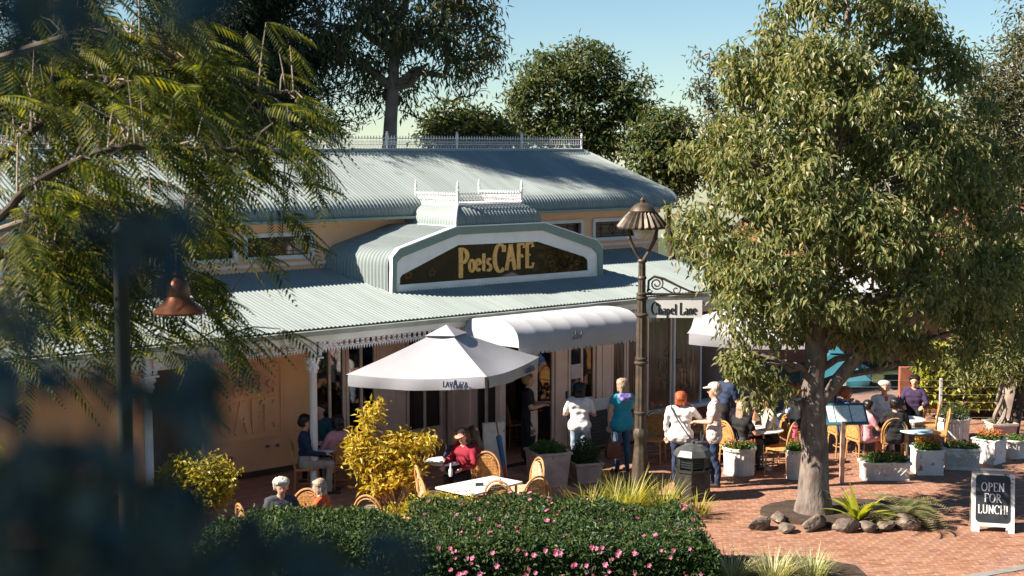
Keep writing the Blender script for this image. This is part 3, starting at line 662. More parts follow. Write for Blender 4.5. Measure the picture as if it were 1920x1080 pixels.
def tree(name, label, base, trunk, rad, lobes, ncl, per, sig, L, Wd, lmat, bmat, seed=1, droop=.6, flat=1., inner=.5, twigs=60, group=None, cat='tree', limb=.4, flute=0, two=None, at_t=None, twr=.012, ntop=9, gap=0.):
    """trunk path, a limb to every lobe of the crown, twigs, and clumps of single leaves"""
    rng = np.random.default_rng(seed); t = thing(name, label, cat, base, 0, group); b0 = np.array(base)
    T = np.array([np.array(p, float) for p in trunk]); tr = MB(); rr_ = list(np.linspace(rad[0], rad[1], len(T)) if len(rad) == 2 else rad)
    K = []; KR = []
    for i in range(len(T) - 1):                    # finer trunk
        for s_ in range(4): K.append(T[i] + (T[i + 1] - T[i]) * s_ / 4 + rng.normal(size=3) * rr_[i] * (.10 if i > 1 else .015)); KR.append(rr_[i] + (rr_[i + 1] - rr_[i]) * s_ / 4)
    K.append(T[-1]); KR.append(rr_[-1]); tr.tube([tuple(p - b0) for p in K], KR, 12)
    tr.build('trunk', bmat, t, True)
    nodes = [p for p in K[len(K) // 3:]]; K = np.array(K)
    for c, r in lobes:
        c = np.array(c); j = rng.integers(int(len(K) * .35), len(K)); cand = K[int(len(K) * .3):]; cand = cand[cand[:, 2] < c[2] + .2] if (cand[:, 2] < c[2] + .2).any() else cand
        j = np.argmin(np.linalg.norm(cand - c, axis=1) + np.maximum(0, cand[:, 2] - c[2] + .3 * np.linalg.norm(cand - c, axis=1)) * 1.5); p = cand[j]
        pts = bent(p, c, rng, 7, .05, .06); lm = MB(); lm.tube([tuple(q - b0) for q in pts], list(np.linspace(rad[-1] * limb * 1.6 + .02, .02, 7)), 7); lm.build('limb', bmat, t, True); nodes += list(pts[2:])
    C, idx = lobe_points(lobes, ncl, rng, inner); nodes = np.array(nodes)
    if gap:
        g_ = np.sin(C[:, 0] * 3.1 + seed) * np.sin(C[:, 1] * 2.7 + 1.3 * seed) + np.sin(C[:, 2] * 3.6 + C[:, 0] * 1.9) * .8; k_ = g_ > -gap; C, idx = C[k_], idx[k_]
    if twigs:
        tw = MB()
        for p in C[:twigs]:
            q = nodes[np.argmin(np.linalg.norm(nodes - p, axis=1))]; pts = bent(q, p, rng, 5, .08, .05); tw.tube([tuple(x - b0) for x in pts], list(np.linspace(twr, .004, 5)), 4)
        tw = tw.build('twigs', bmat, t); tw['kind'] = 'stuff'
    V, F = clumps(C, per, sig, L, Wd, rng, droop, flat, np.array([l[0] for l in lobes])[idx].repeat(per, 0))
    link('crown', fast_mesh('crown', V - b0, F, [lmat]), t)
    return t
def lob(spec, Y, dy=0., k=None):
    """lobes from (px, py, rx_px, rz_px[, dY]) at distance Y"""
    out = []
    for s_ in spec:
        y = Y + (s_[4] if len(s_) > 4 else 0); q = at(s_[0], s_[1], y); m = y / 2680; out.append(((q.x, q.y, q.z), (s_[2] * m, (k or 1) * (s_[2] + s_[3]) / 2 * m, s_[3] * m)))
    return out
bark_grey = mat('bark_grey_rough', (.215, .175, .15), .95, .3, 10, c2=(.08, .06, .05), stretch=(1, 1, .35), bump=1.0, bscale=22)
bark_dark = mat('bark_dark', (.085, .06, .045), .95, .3, 6)
bark_pale = mat('bark_pale', (.36, .29, .24), .9, .3, 3, c2=(.16, .12, .10))
L_broad = leafmat('broad_leaf', [(.07, .10, .04), (.135, .165, .055), (.23, .24, .095), (.33, .28, .14)], .38, .45, .5)
L_euc = leafmat('gum_leaf', [(.05, .07, .045), (.085, .11, .055), (.16, .14, .07)], .35, .5)
L_rain = leafmat('dark_crown_leaf', [(.045, .075, .035), (.08, .115, .04), (.17, .16, .05)], .35, .5)
L_pine = leafmat('pine_needle', [(.012, .026, .016), (.022, .036, .018), (.035, .045, .02)], .12, .6)
L_grey = leafmat('olive_grey_leaf', [(.09, .085, .05), (.14, .13, .075), (.10, .12, .035)], .3, .55)
L_jac = leafmat('feathery_leaf', [(.025, .05, .014), (.055, .085, .018), (.11, .13, .022), (.27, .25, .03), (.05, .075, .018)], .45, .5)
# ---- the big street tree
TB0 = gp(1525, 965); YT = TB0.y
big = lob([(1590, 10, 105, 70), (1500, 60, 70, 55, .4), (1680, 60, 70, 60, .3), (1430, 130, 70, 55, .2), (1540, 130, 80, 55, -.8), (1640, 150, 85, 60, -.9), (1750, 130, 70, 60, .5), (1380, 200, 65, 55, .2), (1480, 220, 85, 60, -1.0), (1590, 240, 90, 65, -1.4), (1700, 240, 85, 60, -1.0), (1800, 220, 65, 60, .6),
  (1340, 290, 65, 55, .3), (1430, 310, 80, 60, -1.1), (1540, 330, 90, 60, -1.6), (1660, 340, 95, 65, -1.5), (1770, 330, 80, 60, -.4), (1850, 320, 55, 60, .8), (1310, 380, 60, 55, .3), (1390, 410, 80, 60, -.9), (1490, 430, 90, 60, -1.7), (1610, 440, 90, 60, -1.8), (1730, 440, 90, 60, -1.2), (1850, 430, 70, 65, .2),
  (1318, 455, 50, 45, .2), (1395, 520, 70, 55, -.6), (1450, 530, 90, 60, -1.5), (1570, 540, 85, 55, -1.6), (1690, 550, 90, 55, -1.3), (1810, 540, 80, 60, -.3), (1885, 520, 50, 60, .5), (1390, 585, 60, 45, .1), (1430, 610, 70, 55, -.8), (1440, 680, 60, 50, -.4), (1390, 660, 40, 40, .0), (1540, 600, 70, 40, .5), (1650, 610, 80, 45, -.5), (1760, 630, 80, 50, -.2), (1860, 620, 70, 50, .3), (1440, 740, 30, 28, -.3),
  (1500, 250, 160, 140, 1.3), (1650, 300, 180, 160, 1.3), (1560, 480, 220, 120, 1.2)], YT)
tk = [TB0 + Vector((0, 0, -.05)), TB0 + Vector((0, 0, .35)), TB0 + Vector((.0, 0, 1.0)), TB0 + Vector((-.02, 0, 1.8)), TB0 + Vector((.0, .05, 2.7)), at(1545, 500, YT), at(1555, 330, YT), at(1580, 180, YT), at(1590, 40, YT)]
bt = tree('street_tree', 'broad leafy street tree with grey rough trunk ringed by rocks in the brick paving', TB0, tk, [.34, .255, .215, .19, .175, .135, .10, .07, .03], big, 2500, 40, .11, .125, .05, L_broad, bark_grey, 5, .95, .85, .72, 300, limb=.9, gap=.55)
lm = MB(); lm.tube([tuple(p - TB0) for p in (TB0 + Vector((.02, 0, 1.75)), at(1590, 690, YT - .1), at(1630, 640, YT - .2), at(1690, 600, YT - .3), at(1760, 570, YT - .3))], [.12, .11, .09, .07, .04], 10); lm.build('limb', bark_grey, bt, True)
# ---- trees behind the cafe
def bgtree(name, label, px, pyb, Y, spec, rad, ncl, per, sig, L, Wd, lm_, bm2, seed, top=None, **k):
    p = at(px, pyb, Y); base = Vector((p.x, Y, -.05)); tp = top or (px, spec[0][1]); q = at(tp[0], tp[1], Y)
    return tree(name, label, base, [base, base + (q - base) * .35 + Vector((.2, 0, 0)), base + (q - base) * .65, q], rad, lob(spec, Y), ncl, per, sig, L, Wd, lm_, bm2, seed, **k)
GB = 'trees standing behind the cafe'
bgtree('gum_tree', 'tall spreading gum tree with pale forked trunk rising behind the roof crest', 715, 250, 34.6, [(760, 20, 120, 60), (860, 60, 80, 55), (900, 110, 55, 40), (690, 60, 80, 60), (800, 120, 80, 40), (640, 120, 70, 50), (720, 160, 60, 40, 1), (860, 20, 70, 50, 1), (700, -60, 120, 60), (840, -50, 100, 50), (600, 40, 60, 60)],
       (.34, .10), 460, 30, .20, .20, .05, L_euc, mat('bark_gum', (.20, .155, .13), .9, .3, 3, c2=(.09, .07, .06)), 11, (740, 40), droop=.8, inner=.55, twigs=220, group=GB, limb=.7, twr=.03, gap=.5)
bgtree('shade_tree', 'rounded dark green tree with domed crown standing behind the roof ridge end', 1120, 300, 46, [(1040, 140, 70, 50), (1090, 120, 75, 42), (1010, 190, 60, 45), (1180, 170, 50, 48), (1120, 200, 75, 50), (1200, 210, 32, 30), (1000, 240, 50, 35), (1150, 250, 65, 45), (1070, 250, 70, 40)],
       (.28, .10), 460, 36, .20, .18, .075, L_rain, bark_dark, 12, (1110, 150), droop=.3, flat=.6, inner=.5, twigs=120, group=GB, limb=.8, twr=.03, gap=1.1)
bgtree('round_tree', 'small round dark tree between roof hip and street tree', 1250, 340, 44, [(1250, 240, 48, 42), (1225, 290, 45, 40), (1280, 290, 45, 45), (1250, 330, 60, 35)], (.18, .06), 150, 44, .22, .2, .09, L_rain, bark_dark, 13, droop=.3, flat=.7, twigs=50, group=GB)
bgtree('thin_gum', 'thin wispy gum sapling beside the street tree crown', 1325, 300, 42, [(1318, 105, 22, 12), (1345, 120, 16, 14), (1310, 160, 24, 14), (1330, 185, 26, 18), (1345, 230, 30, 30)], (.06, .02), 40, 26, .15, .18, .05, L_euc, bark_pale, 14, (1330, 100), droop=.5, twigs=24, group=GB, twr=.02)
bgtree('low_tree', 'low dark bushy tree just behind the roof crest', 870, 290, 38, [(850, 235, 45, 35), (890, 250, 45, 30), (930, 255, 45, 30), (830, 255, 30, 25)], (.12, .05), 130, 40, .2, .18, .08, L_rain, bark_dark, 15, droop=.3, twigs=30, group=GB)
bgtree('bare_tree', 'nearly leafless twiggy tree behind the roof crest', 800, 280, 39, [(830, 190, 60, 40), (880, 180, 50, 50), (780, 220, 50, 30), (900, 220, 40, 30)], (.09, .03), 60, 2, .2, .12, .04, L_euc, bark_dark, 16, (850, 190), twigs=60, group=GB, twr=.02, inner=.7)
bgtree('olive_tree', 'dry olive grey tree at the picture edge behind the street tree', 1900, 600, 30, [(1890, 130, 70, 60), (1850, 200, 60, 60), (1920, 60, 40, 50), (1900, 250, 90, 80), (1850, 300, 60, 60), (1960, 150, 80, 100), (1930, 330, 80, 80), (1880, 420, 80, 90)], (.25, .08), 330, 44, .2, .13, .05, L_grey, bark_pale, 17, droop=.2, twigs=120, group=GB, inner=.4)
bgtree('green_tree', 'green leafy tree at the picture edge behind the vine hedge', 1900, 740, 28, [(1890, 500, 60, 70), (1930, 580, 60, 80), (1860, 620, 60, 50), (1900, 660, 70, 40), (1820, 670, 50, 30)], (.12, .05), 200, 44, .17, .13, .05, L_broad, bark_dark, 18, droop=.5, twigs=40, group=GB)
# dark pines on the left
def pine(label, px, Y, top, w_px, seed, n=26, low=250, cl=300):
    rng = np.random.default_rng(seed); p = at(px, 300, Y); base = Vector((p.x, Y, -.05)); zt = at(px, top, Y).z; zl = at(px, low, Y).z; m = Y / 2680; wd = w_px * m
    t = thing('pine_tree', label, 'tree', base, 0, GB); b0 = np.array(base)
    tr = MB(); tr.tube([(0, 0, 0), (.05, 0, zt * .4), (0, .05, zt * .75), (0, 0, zt)], [.30, .22, .13, .03], 10); tr.build('trunk', bark_dark, t, True)
    br = MB(); C = []
    for i in range(n):
        z = zl + (zt - zl) * (i + rng.uniform(0, .8)) / n; k = 1 - .65 * (z - zl) / (zt - zl)
        for s_ in range(4):
            a = rng.uniform(0, 2 * math.pi); l = wd * k * rng.uniform(.55, 1.1); q = (math.cos(a) * l, math.sin(a) * l, z + l * rng.uniform(-.05, .3)); pts = bent((0, 0, z), q, rng, 6, .04, -.08)
            br.tube([tuple(x) for x in pts], list(np.linspace(.05, .012, 6)), 5)
            for u in (.55, .7, .82, .92, 1.0):
                for e in range(2): C.append(pts[min(5, int(u * 5))] + rng.normal(size=3) * .16)
    br = br.build('branches', bark_dark, t); br['kind'] = 'stuff'
    V, F = clumps(np.array(C), cl // 10, .20, .20, .035, rng, -.1, .6); link('crown', fast_mesh('crown', V, F, [L_pine]), t)
pine('tall dark pine left of the gum tree, thick bare trunk', 395, 33.5, -330, 190, 21)
pine('tall dark pine with dense crown nearest the gum tree', 520, 35, -300, 150, 22)
pine('dark pine behind the feathery branches, farthest from the gum tree', 60, 29.5, -620, 190, 23, 34)
pine('slim dark pine between its two broad neighbours', 455, 38, -200, 120, 24, 22)
bgtree('gold_tree', 'yellow green tree glimpsed low between the pine trunks', 400, 300, 48, [(330, 130, 60, 50), (420, 110, 60, 40), (480, 140, 60, 40), (250, 160, 70, 60), (130, 120, 90, 90), (40, 160, 90, 90)], (.2, .08), 260, 30, .3, .22, .09, L_grey, bark_dark, 25, droop=.3, twigs=0, group=GB)

# ---- feathery jacaranda boughs hanging in from the left
def frond_geo(P, D, Up, L, rng, pairs=15):
    """bipinnate leaf: a drooping stalk with pairs of narrow combs"""
    D = D / np.linalg.norm(D); S_ = np.cross(D, Up); S_ /= np.linalg.norm(S_); Nn = np.cross(S_, D); V = []; F = []; k = 0
    prev = None
    for i in range(pairs + 1):
        t = i / pairs; c = P + D * L * t - np.array([0, 0, 1.]) * L * .42 * t * t
        if i == 0: continue
        pl = L * .30 * (math.sin(math.pi * min(1, .18 + t * .80))) ** .8; wd = L * .044
        for s_ in (-1, 1):
            d = S_ * s_ * .86 + D * .45 - Nn * .12 - np.array([0, 0, .22]); d /= np.linalg.norm(d); q = np.cross(d, Nn); q /= np.linalg.norm(q)
            V += [c, c + d * pl * .4 + q * wd * .5, c + d * pl - np.array([0, 0, pl * .12]), c + d * pl * .4 - q * wd * .5]; F += [(k, k + 1, k + 2), (k, k + 2, k + 3)]; k += 4
    return V, F
jb = Vector((-7.6, 11.0, -.05)); jac = thing('jacaranda_tree', 'feathery fern-leaved tree reaching in from the side in front of the cafe', 'tree', jb)
def bough(pts, r0, r1, name='bough', mm=bark_pale):
    P = [Vector(p) for p in pts]; Q = []
    for i in range(len(P) - 1):
        for s_ in range(4):
            t = s_ / 4; a, b_, c, d = P[max(i - 1, 0)], P[i], P[i + 1], P[min(i + 2, len(P) - 1)]
            Q.append(.5 * ((2 * b_) + (c - a) * t + (2 * a - 5 * b_ + 4 * c - d) * t * t + (3 * b_ - a - 3 * c + d) * t ** 3))
    Q.append(P[-1]); m = MB(); n = len(Q); m.tube([tuple(q - jb) for q in Q], [r0 + (r1 - r0) * i / (n - 1) for i in range(n)], 8); m.build(name, mm, jac, True); return [np.array(q) for q in Q]
jt = MB(); jt.tube([(0, 0, 0), (.2, 0, 1.5), (.9, .1, 3.2), (1.9, .2, 4.6), (2.6, .3, 6.2), (2.8, .4, 8.4)], [.24, .2, .17, .13, .11, .05], 10); jt.build('trunk', bark_pale, jac, True)
YJ = 11.5
hub = jb + Vector((1.9, .2, 4.6))
b1 = bough([hub, at(-40, 430, 10.6), at(50, 355, 10.5), at(150, 300, 10.5), at(240, 276, 10.6), at(400, 282, 10.9), at(500, 284, 11.4), at(560, 300, 11.8)], .042, .010, mm=bark_dark)
b2 = bough([hub, at(-30, 320, 11), at(40, 265, 11), at(110, 205, 11.2), at(210, 168, 11.4), at(330, 130, 11.6), at(440, 170, 12), at(560, 175, 12.3)], .04, .008, mm=bark_dark)
b3 = bough([jb + Vector((.9, .1, 3.2)), at(-20, 560, 11), at(70, 490, 11), at(130, 450, 11.2), at(190, 420, 11.4)], .03, .006)
b4 = bough([jb + Vector((.9, .1, 3.2)), at(-20, 590, 11), at(90, 500, 11), at(190, 450, 11.2), at(300, 500, 11.6), at(390, 580, 12), at(430, 630, 12)], .03, .006)
b5 = bough([jb + Vector((2.6, .3, 6.2)), at(60, 90, 11), at(180, 60, 11.3), at(300, 90, 11.6), at(400, 200, 12), at(450, 320, 12)], .04, .006)
b6 = bough([hub, at(30, 420, 11), at(120, 390, 11.4), at(220, 380, 11.8), at(320, 395, 12.1), at(400, 380, 12.3)], .03, .006)
b7 = bough([jb + Vector((.9, .1, 3.2)), at(30, 640, 11), at(140, 590, 11.4), at(260, 600, 11.8), at(380, 650, 12.1)], .025, .006)
rng = np.random.default_rng(31); VV = []; FF = []; k = 0
def fr(p, d, L):
    global k
    V, F = frond_geo(np.array(p), np.array(d, float), np.array([rng.normal() * .3, rng.normal() * .3, 1.]), L, rng); VV.append(V); FF.append(np.array(F) + k); k += len(V)
tw = MB()
for bb, cnt in ((b1, 75), (b2, 90), (b3, 40), (b4, 70), (b5, 84), (b6, 66), (b7, 48)):
    for _ in range(cnt):
        j = rng.uniform(.22, 1) * (len(bb) - 1); j0 = int(j); p = bb[j0] + (bb[min(j0 + 1, len(bb) - 1)] - bb[j0]) * (j - j0)
        q = p + np.array([rng.normal() * .20 - .04, rng.normal() * .25, rng.normal() * .26 + .03])
        tw.tube([tuple(p - np.array(jb)), tuple((p + q) / 2 + np.array([0, 0, .04]) - np.array(jb)), tuple(q - np.array(jb))], [.008, .006, .004], 4)
        for f_ in range(rng.integers(2, 4)):
            a = rng.uniform(-1.5, 1.5); fr(q, (math.cos(a) * .9, math.sin(a) * .7, rng.uniform(-.9, .15)), rng.uniform(.30, .55))
tw = tw.build('twigs', bark_pale, jac); tw['kind'] = 'stuff'
link('fronds', fast_mesh('fronds', np.concatenate(VV) - np.array(jb), np.concatenate(FF), [L_jac]), jac)['kind'] = 'stuff'
# crown clumps added out of view to shade the shrub by the camera
C, idx = lobe_points([((-4.4, .2, 8.6), (1.8, 1.6, .9)), ((-3.0, .4, 7.6), (1.2, 1.2, .6)), ((-6.0, -.4, 9.5), (2.0, 1.6, .9))], 520, rng, .2)
V, F = clumps(C, 14, .22, .34, .16, rng, .3, .7); link('crown', fast_mesh('crown', V - np.array(jb), F, [L_jac]), jac)

# ---- shrub right in front of the lens, far out of focus
L_near = leafmat('sky_tinted_dark_leaf', [(.005, .013, .014), (.010, .032, .038), (.016, .05, .062)], .1, .4, .5)  # teal of the reflected sky is mixed into the dark leaf colours
sb = thing('near_shrub', 'dark out-of-focus leaves of a shrub filling the lower corner before the lens', 'shrub', (-.55, .9, 4.2)); rng = np.random.default_rng(41)
P = []; 
def blob(px, py, r, n, Y=.85):
    for _ in range(int(n * 3.2)):
        a = rng.uniform(0, 6.28); q = r * rng.uniform(0, 1) ** .5; P.append(tuple(at(px + q * math.cos(a), py + q * math.sin(a), Y * rng.uniform(.85, 1.25))))
for s_ in ((40, 1010, 130, 24), (180, 1040, 110, 22), (330, 1060, 90, 16), (70, 880, 80, 12), (200, 930, 70, 9), (480, 1080, 70, 10), (620, 1085, 60, 9), (20, 740, 55, 6), (730, 1070, 40, 4), (310, 980, 50, 6), (10, 610, 30, 3),
           (272, 425, 45, 6), (290, 480, 26, 3), (375, 735, 50, 6), (320, 770, 40, 4), (130, 20, 50, 6), (60, 40, 40, 3), (330, 10, 40, 3), (235, 700, 25, 2)): blob(*s_)
P = np.array(P); n = len(P); D = rand_dirs(n, rng); D[:, 1] *= .4; Nn = rand_dirs(n, rng) * .6; Nn[:, 1] -= .8; Nn[:, 2] += .3
V, F = leaves_geo(P, unit(D), unit(Nn), rng.uniform(.021, .036, n), rng.uniform(.014, .022, n), .1, .1); link('leaves', fast_mesh('leaves', V - np.array(sb.location), F, [L_near]), sb)['kind'] = 'stuff'
st = MB(); root = Vector((-.55, .9, 4.2))
for px, py in ((60, 1000), (220, 1020), (380, 1060), (120, 900), (275, 430), (370, 740), (130, 20), (600, 1080)):
    q = at(px, py, .85); st.tube([(0, 0, 0), tuple((q - root) * .5 + Vector((-.05, 0, .02))), tuple(q - root)], [.006, .004, .002], 5)
st.tube([(0, 0, 0), (-.05, .02, -4.2)], [.02, .03], 6); st.build('stems', bark_dark, sb)

# ---- hedge with pink flowers
L_hedge = leafmat('hedge_leaf', [(.022, .05, .02), (.04, .08, .026), (.09, .12, .03)], .3, .5, .3)
rng = np.random.default_rng(51); hx0, hx1 = -3.9, 2.52
hb = Vector((-.6, 18.4, .03)); hedge = thing('flowering_hedge', 'dark clipped hedge dotted with pink flowers along the lower edge', 'hedge', hb)
n = 62000; X_ = rng.uniform(hx0, hx1, n); prof_t = rng.uniform(0, 1, n)
def htop(x, y): return .90 + .07 * np.sin(x * 2.1 + 1) + .05 * np.sin(x * 5.3 + y * 3) + .04 * np.sin(y * 6 + x)
Yh = np.where(prof_t < .6, 17.2 + rng.uniform(0, 1, n) * np.where(X_ < -1.4, 1.45, 2.25), 17.2 + rng.uniform(-.05, .12, n)); Zh = np.where(prof_t < .6, htop(X_, Yh) - rng.exponential(.05, n), rng.uniform(.05, .9, n))
X_ = np.where(rng.uniform(size=n) < .13, hx1 - rng.exponential(.06, n), X_); sel = X_ > hx1 - .2; Zh = np.where(sel, rng.uniform(.05, .9, n), Zh)
Zh += np.where(rng.uniform(size=n) < .05, rng.exponential(.05, n), 0)
Zh -= np.maximum(0, X_ - 2.15) ** 2 * 1.2
edge = np.maximum(0, 17.35 - Yh); Zh = np.minimum(Zh, .95 - edge)
P = np.stack([X_, Yh, Zh], 1) + rng.normal(size=(n, 3)) * .03; D = rand_dirs(n, rng); D[:, 2] += .35; D[:, 1] -= .25; Nn = rand_dirs(n, rng) * .7; Nn[:, 2] += .7; Nn[:, 1] -= .5
V, F = leaves_geo(P, unit(D), unit(Nn), rng.uniform(.05, .085, n), rng.uniform(.026, .04, n), .2); link('foliage', fast_mesh('foliage', V - np.array(hb), F, [L_hedge]), hedge)['kind'] = 'stuff'
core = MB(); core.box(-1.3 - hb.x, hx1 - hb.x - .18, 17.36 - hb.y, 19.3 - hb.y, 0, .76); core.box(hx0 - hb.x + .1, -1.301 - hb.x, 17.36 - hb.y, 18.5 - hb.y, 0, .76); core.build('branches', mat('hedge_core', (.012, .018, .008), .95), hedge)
M_pinkf = leafmat('pink_petal', [(.60, .12, .28), (.72, .22, .38), (.62, .30, .42)], .25, .6)
fm = MB(); 
for q in range(6):
    a = q * math.pi / 3; fm.add([(0, 0, 0), (.032 * math.cos(a - .5), .032 * math.sin(a - .5), .014), (.045 * math.cos(a), .045 * math.sin(a), .02), (.032 * math.cos(a + .5), .032 * math.sin(a + .5), .014)], [(0, 1, 2, 3)])
for q in range(5):
    a = q * 1.257 + .3; fm.add([(0, 0, .008), (.018 * math.cos(a - .5), .018 * math.sin(a - .5), .024), (.026 * math.cos(a), .026 * math.sin(a), .034), (.018 * math.cos(a + .5), .018 * math.sin(a + .5), .024)], [(0, 1, 2, 3)])
fmesh = fm.mesh('flower', M_pinkf)
FC = rng.uniform(-.9, hx1 - .1, 34)
for i in range(170):
    x = min(hx1 - .05, FC[i % 34] + rng.normal() * .10)
    if i < 90: x = rng.uniform(-1.2, hx1 - .1); y = rng.uniform(17.4, 19.3); p = (x, y, htop(x, y) + .01); ro = (rng.uniform(-.2, .9), rng.uniform(-.5, .5), rng.uniform(0, 6))
    elif i < 156: y = 17.12; p = (x, y, rng.uniform(.4, .88)); ro = (rng.uniform(.7, 1.6), rng.uniform(-.5, .5), rng.uniform(-.5, .5))
    else: p = (hx1 + .02, rng.uniform(17.4, 19.5), rng.uniform(.3, .9)); ro = (.6, 1.0, 0)
    s_ = rng.uniform(.5, .95); o = link('flower', fmesh, hedge, Vector(p) - hb, ro); o.scale = (s_,) * 3

# ---- shrubs and grasses
L_gold = leafmat('golden_leaf', [(.46, .34, .04), (.60, .47, .08), (.33, .30, .04), (.52, .32, .04)], .35, .45)
L_goldg = leafmat('yellow_green_leaf', [(.32, .28, .03), (.50, .42, .06), (.20, .21, .03)], .4, .45)
L_strap = leafmat('strap_leaf', [(.20, .23, .035), (.34, .33, .06), (.46, .39, .11)], .42, .45)
L_green = leafmat('fresh_green_leaf', [(.04, .10, .02), (.07, .15, .03), (.11, .18, .04)], .3, .45)
def shrub(name, label, base, lobes, ncl, per, sig, L, Wd, lm_, seed, stems=8, droop=.1, cat='shrub', group=None, inner=.35, parent=None):
    rng = np.random.default_rng(seed); t = thing(name, label, cat, base, 0, group); b0 = np.array(base); C, idx = lobe_points(lobes, ncl, rng, inner)
    V, F = clumps(C, per, sig, L, Wd, rng, droop, 1., np.array([l[0] for l in lobes])[idx].repeat(per, 0)); link('foliage', fast_mesh('foliage', V - b0, F, [lm_]), t)
    if stems:
        m = MB()
        for p in C[:stems]: m.tube([tuple(x - b0) for x in bent(b0, p, rng, 5, .05)], [.014, .012, .010, .007, .004], 5)
        m.build('stems', bark_pale, t)
    return t
q = gp(745, 962); Yq = q.y
shrub('golden_shrub', 'tall golden-leaved shrub beside the white market umbrella', q, lob([(700, 795, 24, 22), (690, 860, 36, 28), (745, 835, 34, 30), (735, 890, 50, 28), (700, 768, 14, 14), (790, 830, 24, 13), (818, 822, 15, 9), (715, 905, 36, 24), (770, 880, 28, 22), (670, 830, 18, 16)], Yq), 135, 22, .065, .12, .042, L_gold, 61, 26, .1)
q = Vector(((370 - 960) / 2680 * 20.6, 20.6, 0)); shrub('golden_bush', 'rounded yellow-green bush in the sun before the verandah side door', q, lob([(365, 885, 50, 32), (405, 895, 38, 30), (335, 905, 38, 30), (375, 925, 55, 28)], q.y), 230, 26, .06, .08, .038, L_goldg, 62, 12, -.1)
q = Vector((-.75, 19.9, .03)); shrub('low_golden_shrub', 'low golden shrub at the hedge below the white table', q, lob([(800, 945, 40, 14), (850, 945, 45, 14), (770, 955, 25, 12), (740, 958, 20, 9)], 19.9), 60, 22, .05, .07, .028, L_goldg, 63, 6, -.1)
def strap_plant(name, label, base, n, L, Wd, lm_, seed, spread=.9, r=.1, cat='grass plant', group=None, stiff=.5, seg=4):
    rng = np.random.default_rng(seed); t = thing(name, label, cat, base, 0, group); V = []; F = []; k = 0
    for i in range(n):
        a = rng.uniform(0, 6.283); l = L * rng.uniform(.55, 1.1); e = rng.uniform(.25, 1.0) * spread; d = np.array([math.cos(a), math.sin(a), 0]); s_ = np.array([-d[1], d[0], 0]); p0 = d * r * rng.uniform(0, 1) ** .5
        w_ = Wd * rng.uniform(.7, 1.2); th = math.pi / 2 - e * .5; p = p0.copy(); th0 = th
        for j in range(seg + 1):
            ww = w_ * (1 - (j / seg) ** 2 * .97); V += [p - s_ * ww / 2, p + s_ * ww / 2]
            th = th0 - e * (1 - stiff) * 2.6 * (j + 1) / seg; p = p + (d * math.cos(th) + np.array([0, 0, math.sin(th)])) * l / seg
        for j in range(seg): F.append((k + 2 * j, k + 2 * j + 1, k + 2 * j + 3, k + 2 * j + 2))
        k += 2 * seg + 2
    link('leaves', fast_mesh('leaves', V, F, [lm_]), t)['kind'] = 'stuff'; return t
GS = 'strap-leaved clumps beside the lamp post'
for i, (px, py, n, L, lab) in enumerate(((1100, 978, 150, .72, 'yellow-green grassy clump farthest from the lamp post, toward the white table'), (1142, 978, 190, .86, 'yellow-green grassy clump in the middle between table and lamp post'), (1176, 972, 170, .95, 'tall yellow-green grassy clump right against the lamp post, cafe side'), (1238, 972, 170, .84, 'yellow-green grassy clump between lamp post and litter bin'), (1308, 965, 60, .5, 'sparse reddish-green grassy clump in front of the litter bin'))):
    strap_plant('grass_clump', lab, gp(px, py, .03), n, L * .86, .024, L_strap, 70 + i, .8, .18, group=GS)
L_lil = leafmat('striped_grass_leaf', [(.22, .27, .08), (.42, .40, .22), (.55, .50, .33), (.16, .22, .05)], .3, .5)
for i, (px, py, n, L, lab) in enumerate(((1370, 1085, 220, .42, 'pale striped grass tuft nearest the hedge end'), (1450, 1085, 260, .46, 'pale striped grass tuft in the middle of the edging'), (1520, 1080, 220, .42, 'pale striped grass tuft at the paving end of the edging'))):
    strap_plant('grass_tuft', lab, gp(px, py, .03), n, L, .016, L_lil, 80 + i, .95, .2, group='striped grass edging the bed')
bd = MB(); bd.prism([(2.75, 16.5, -.04), (4.9, 17.4, -.04), (4.75, 19.2, -.04), (4.2, 19.6, -.04), (2.75, 19.7, -.04)], (0, 0, .07)); tag(bd.build('verge', M_soil), kind='structure')
# tree ring: soil, rocks, fern, cycad
M_rock = mat('weathered_rock', (.19, .145, .115), .95, .35, 7, c2=(.07, .055, .045), bump=1.0, bscale=18, wear=(.26, .24, .20), wscale=6, wth=.6)
ring = MB(); cx, cy = gp(1585, 965).x, gp(1585, 965).y
ring.prism([(cx + 1.35 * math.cos(t * math.pi / 10) , cy + .85 * math.sin(t * math.pi / 10), .0) for t in range(20)], (0, 0, .06)); tag(ring.build('tree_bed', M_soil), kind='structure')
def rock(label, px, py, rx, ry, rz, seed):
    rng = np.random.default_rng(seed); bm = bmesh.new(); bmesh.ops.create_icosphere(bm, subdivisions=3, radius=1)
    A = rand_dirs(16, rng); h = rng.uniform(.5, .82, 16)
    for v in bm.verts:
        p = np.array(v.co); s_ = min([1.0] + [h[i] / max(1e-3, p @ A[i]) for i in range(16) if p @ A[i] > .2]); p *= s_; p += rng.normal(size=3) * .012; v.co = (p[0] * rx, p[1] * ry, p[2] * rz)
    me = bpy.data.meshes.new('rock'); bm.to_mesh(me); bm.free(); me.materials.append(M_rock); q = gp(px, py); q.z = rz * .55
    tag(link('rock', me, None, q, (0, 0, rng.uniform(0, 6))), label, 'rock', 'rocks edging the tree bed')
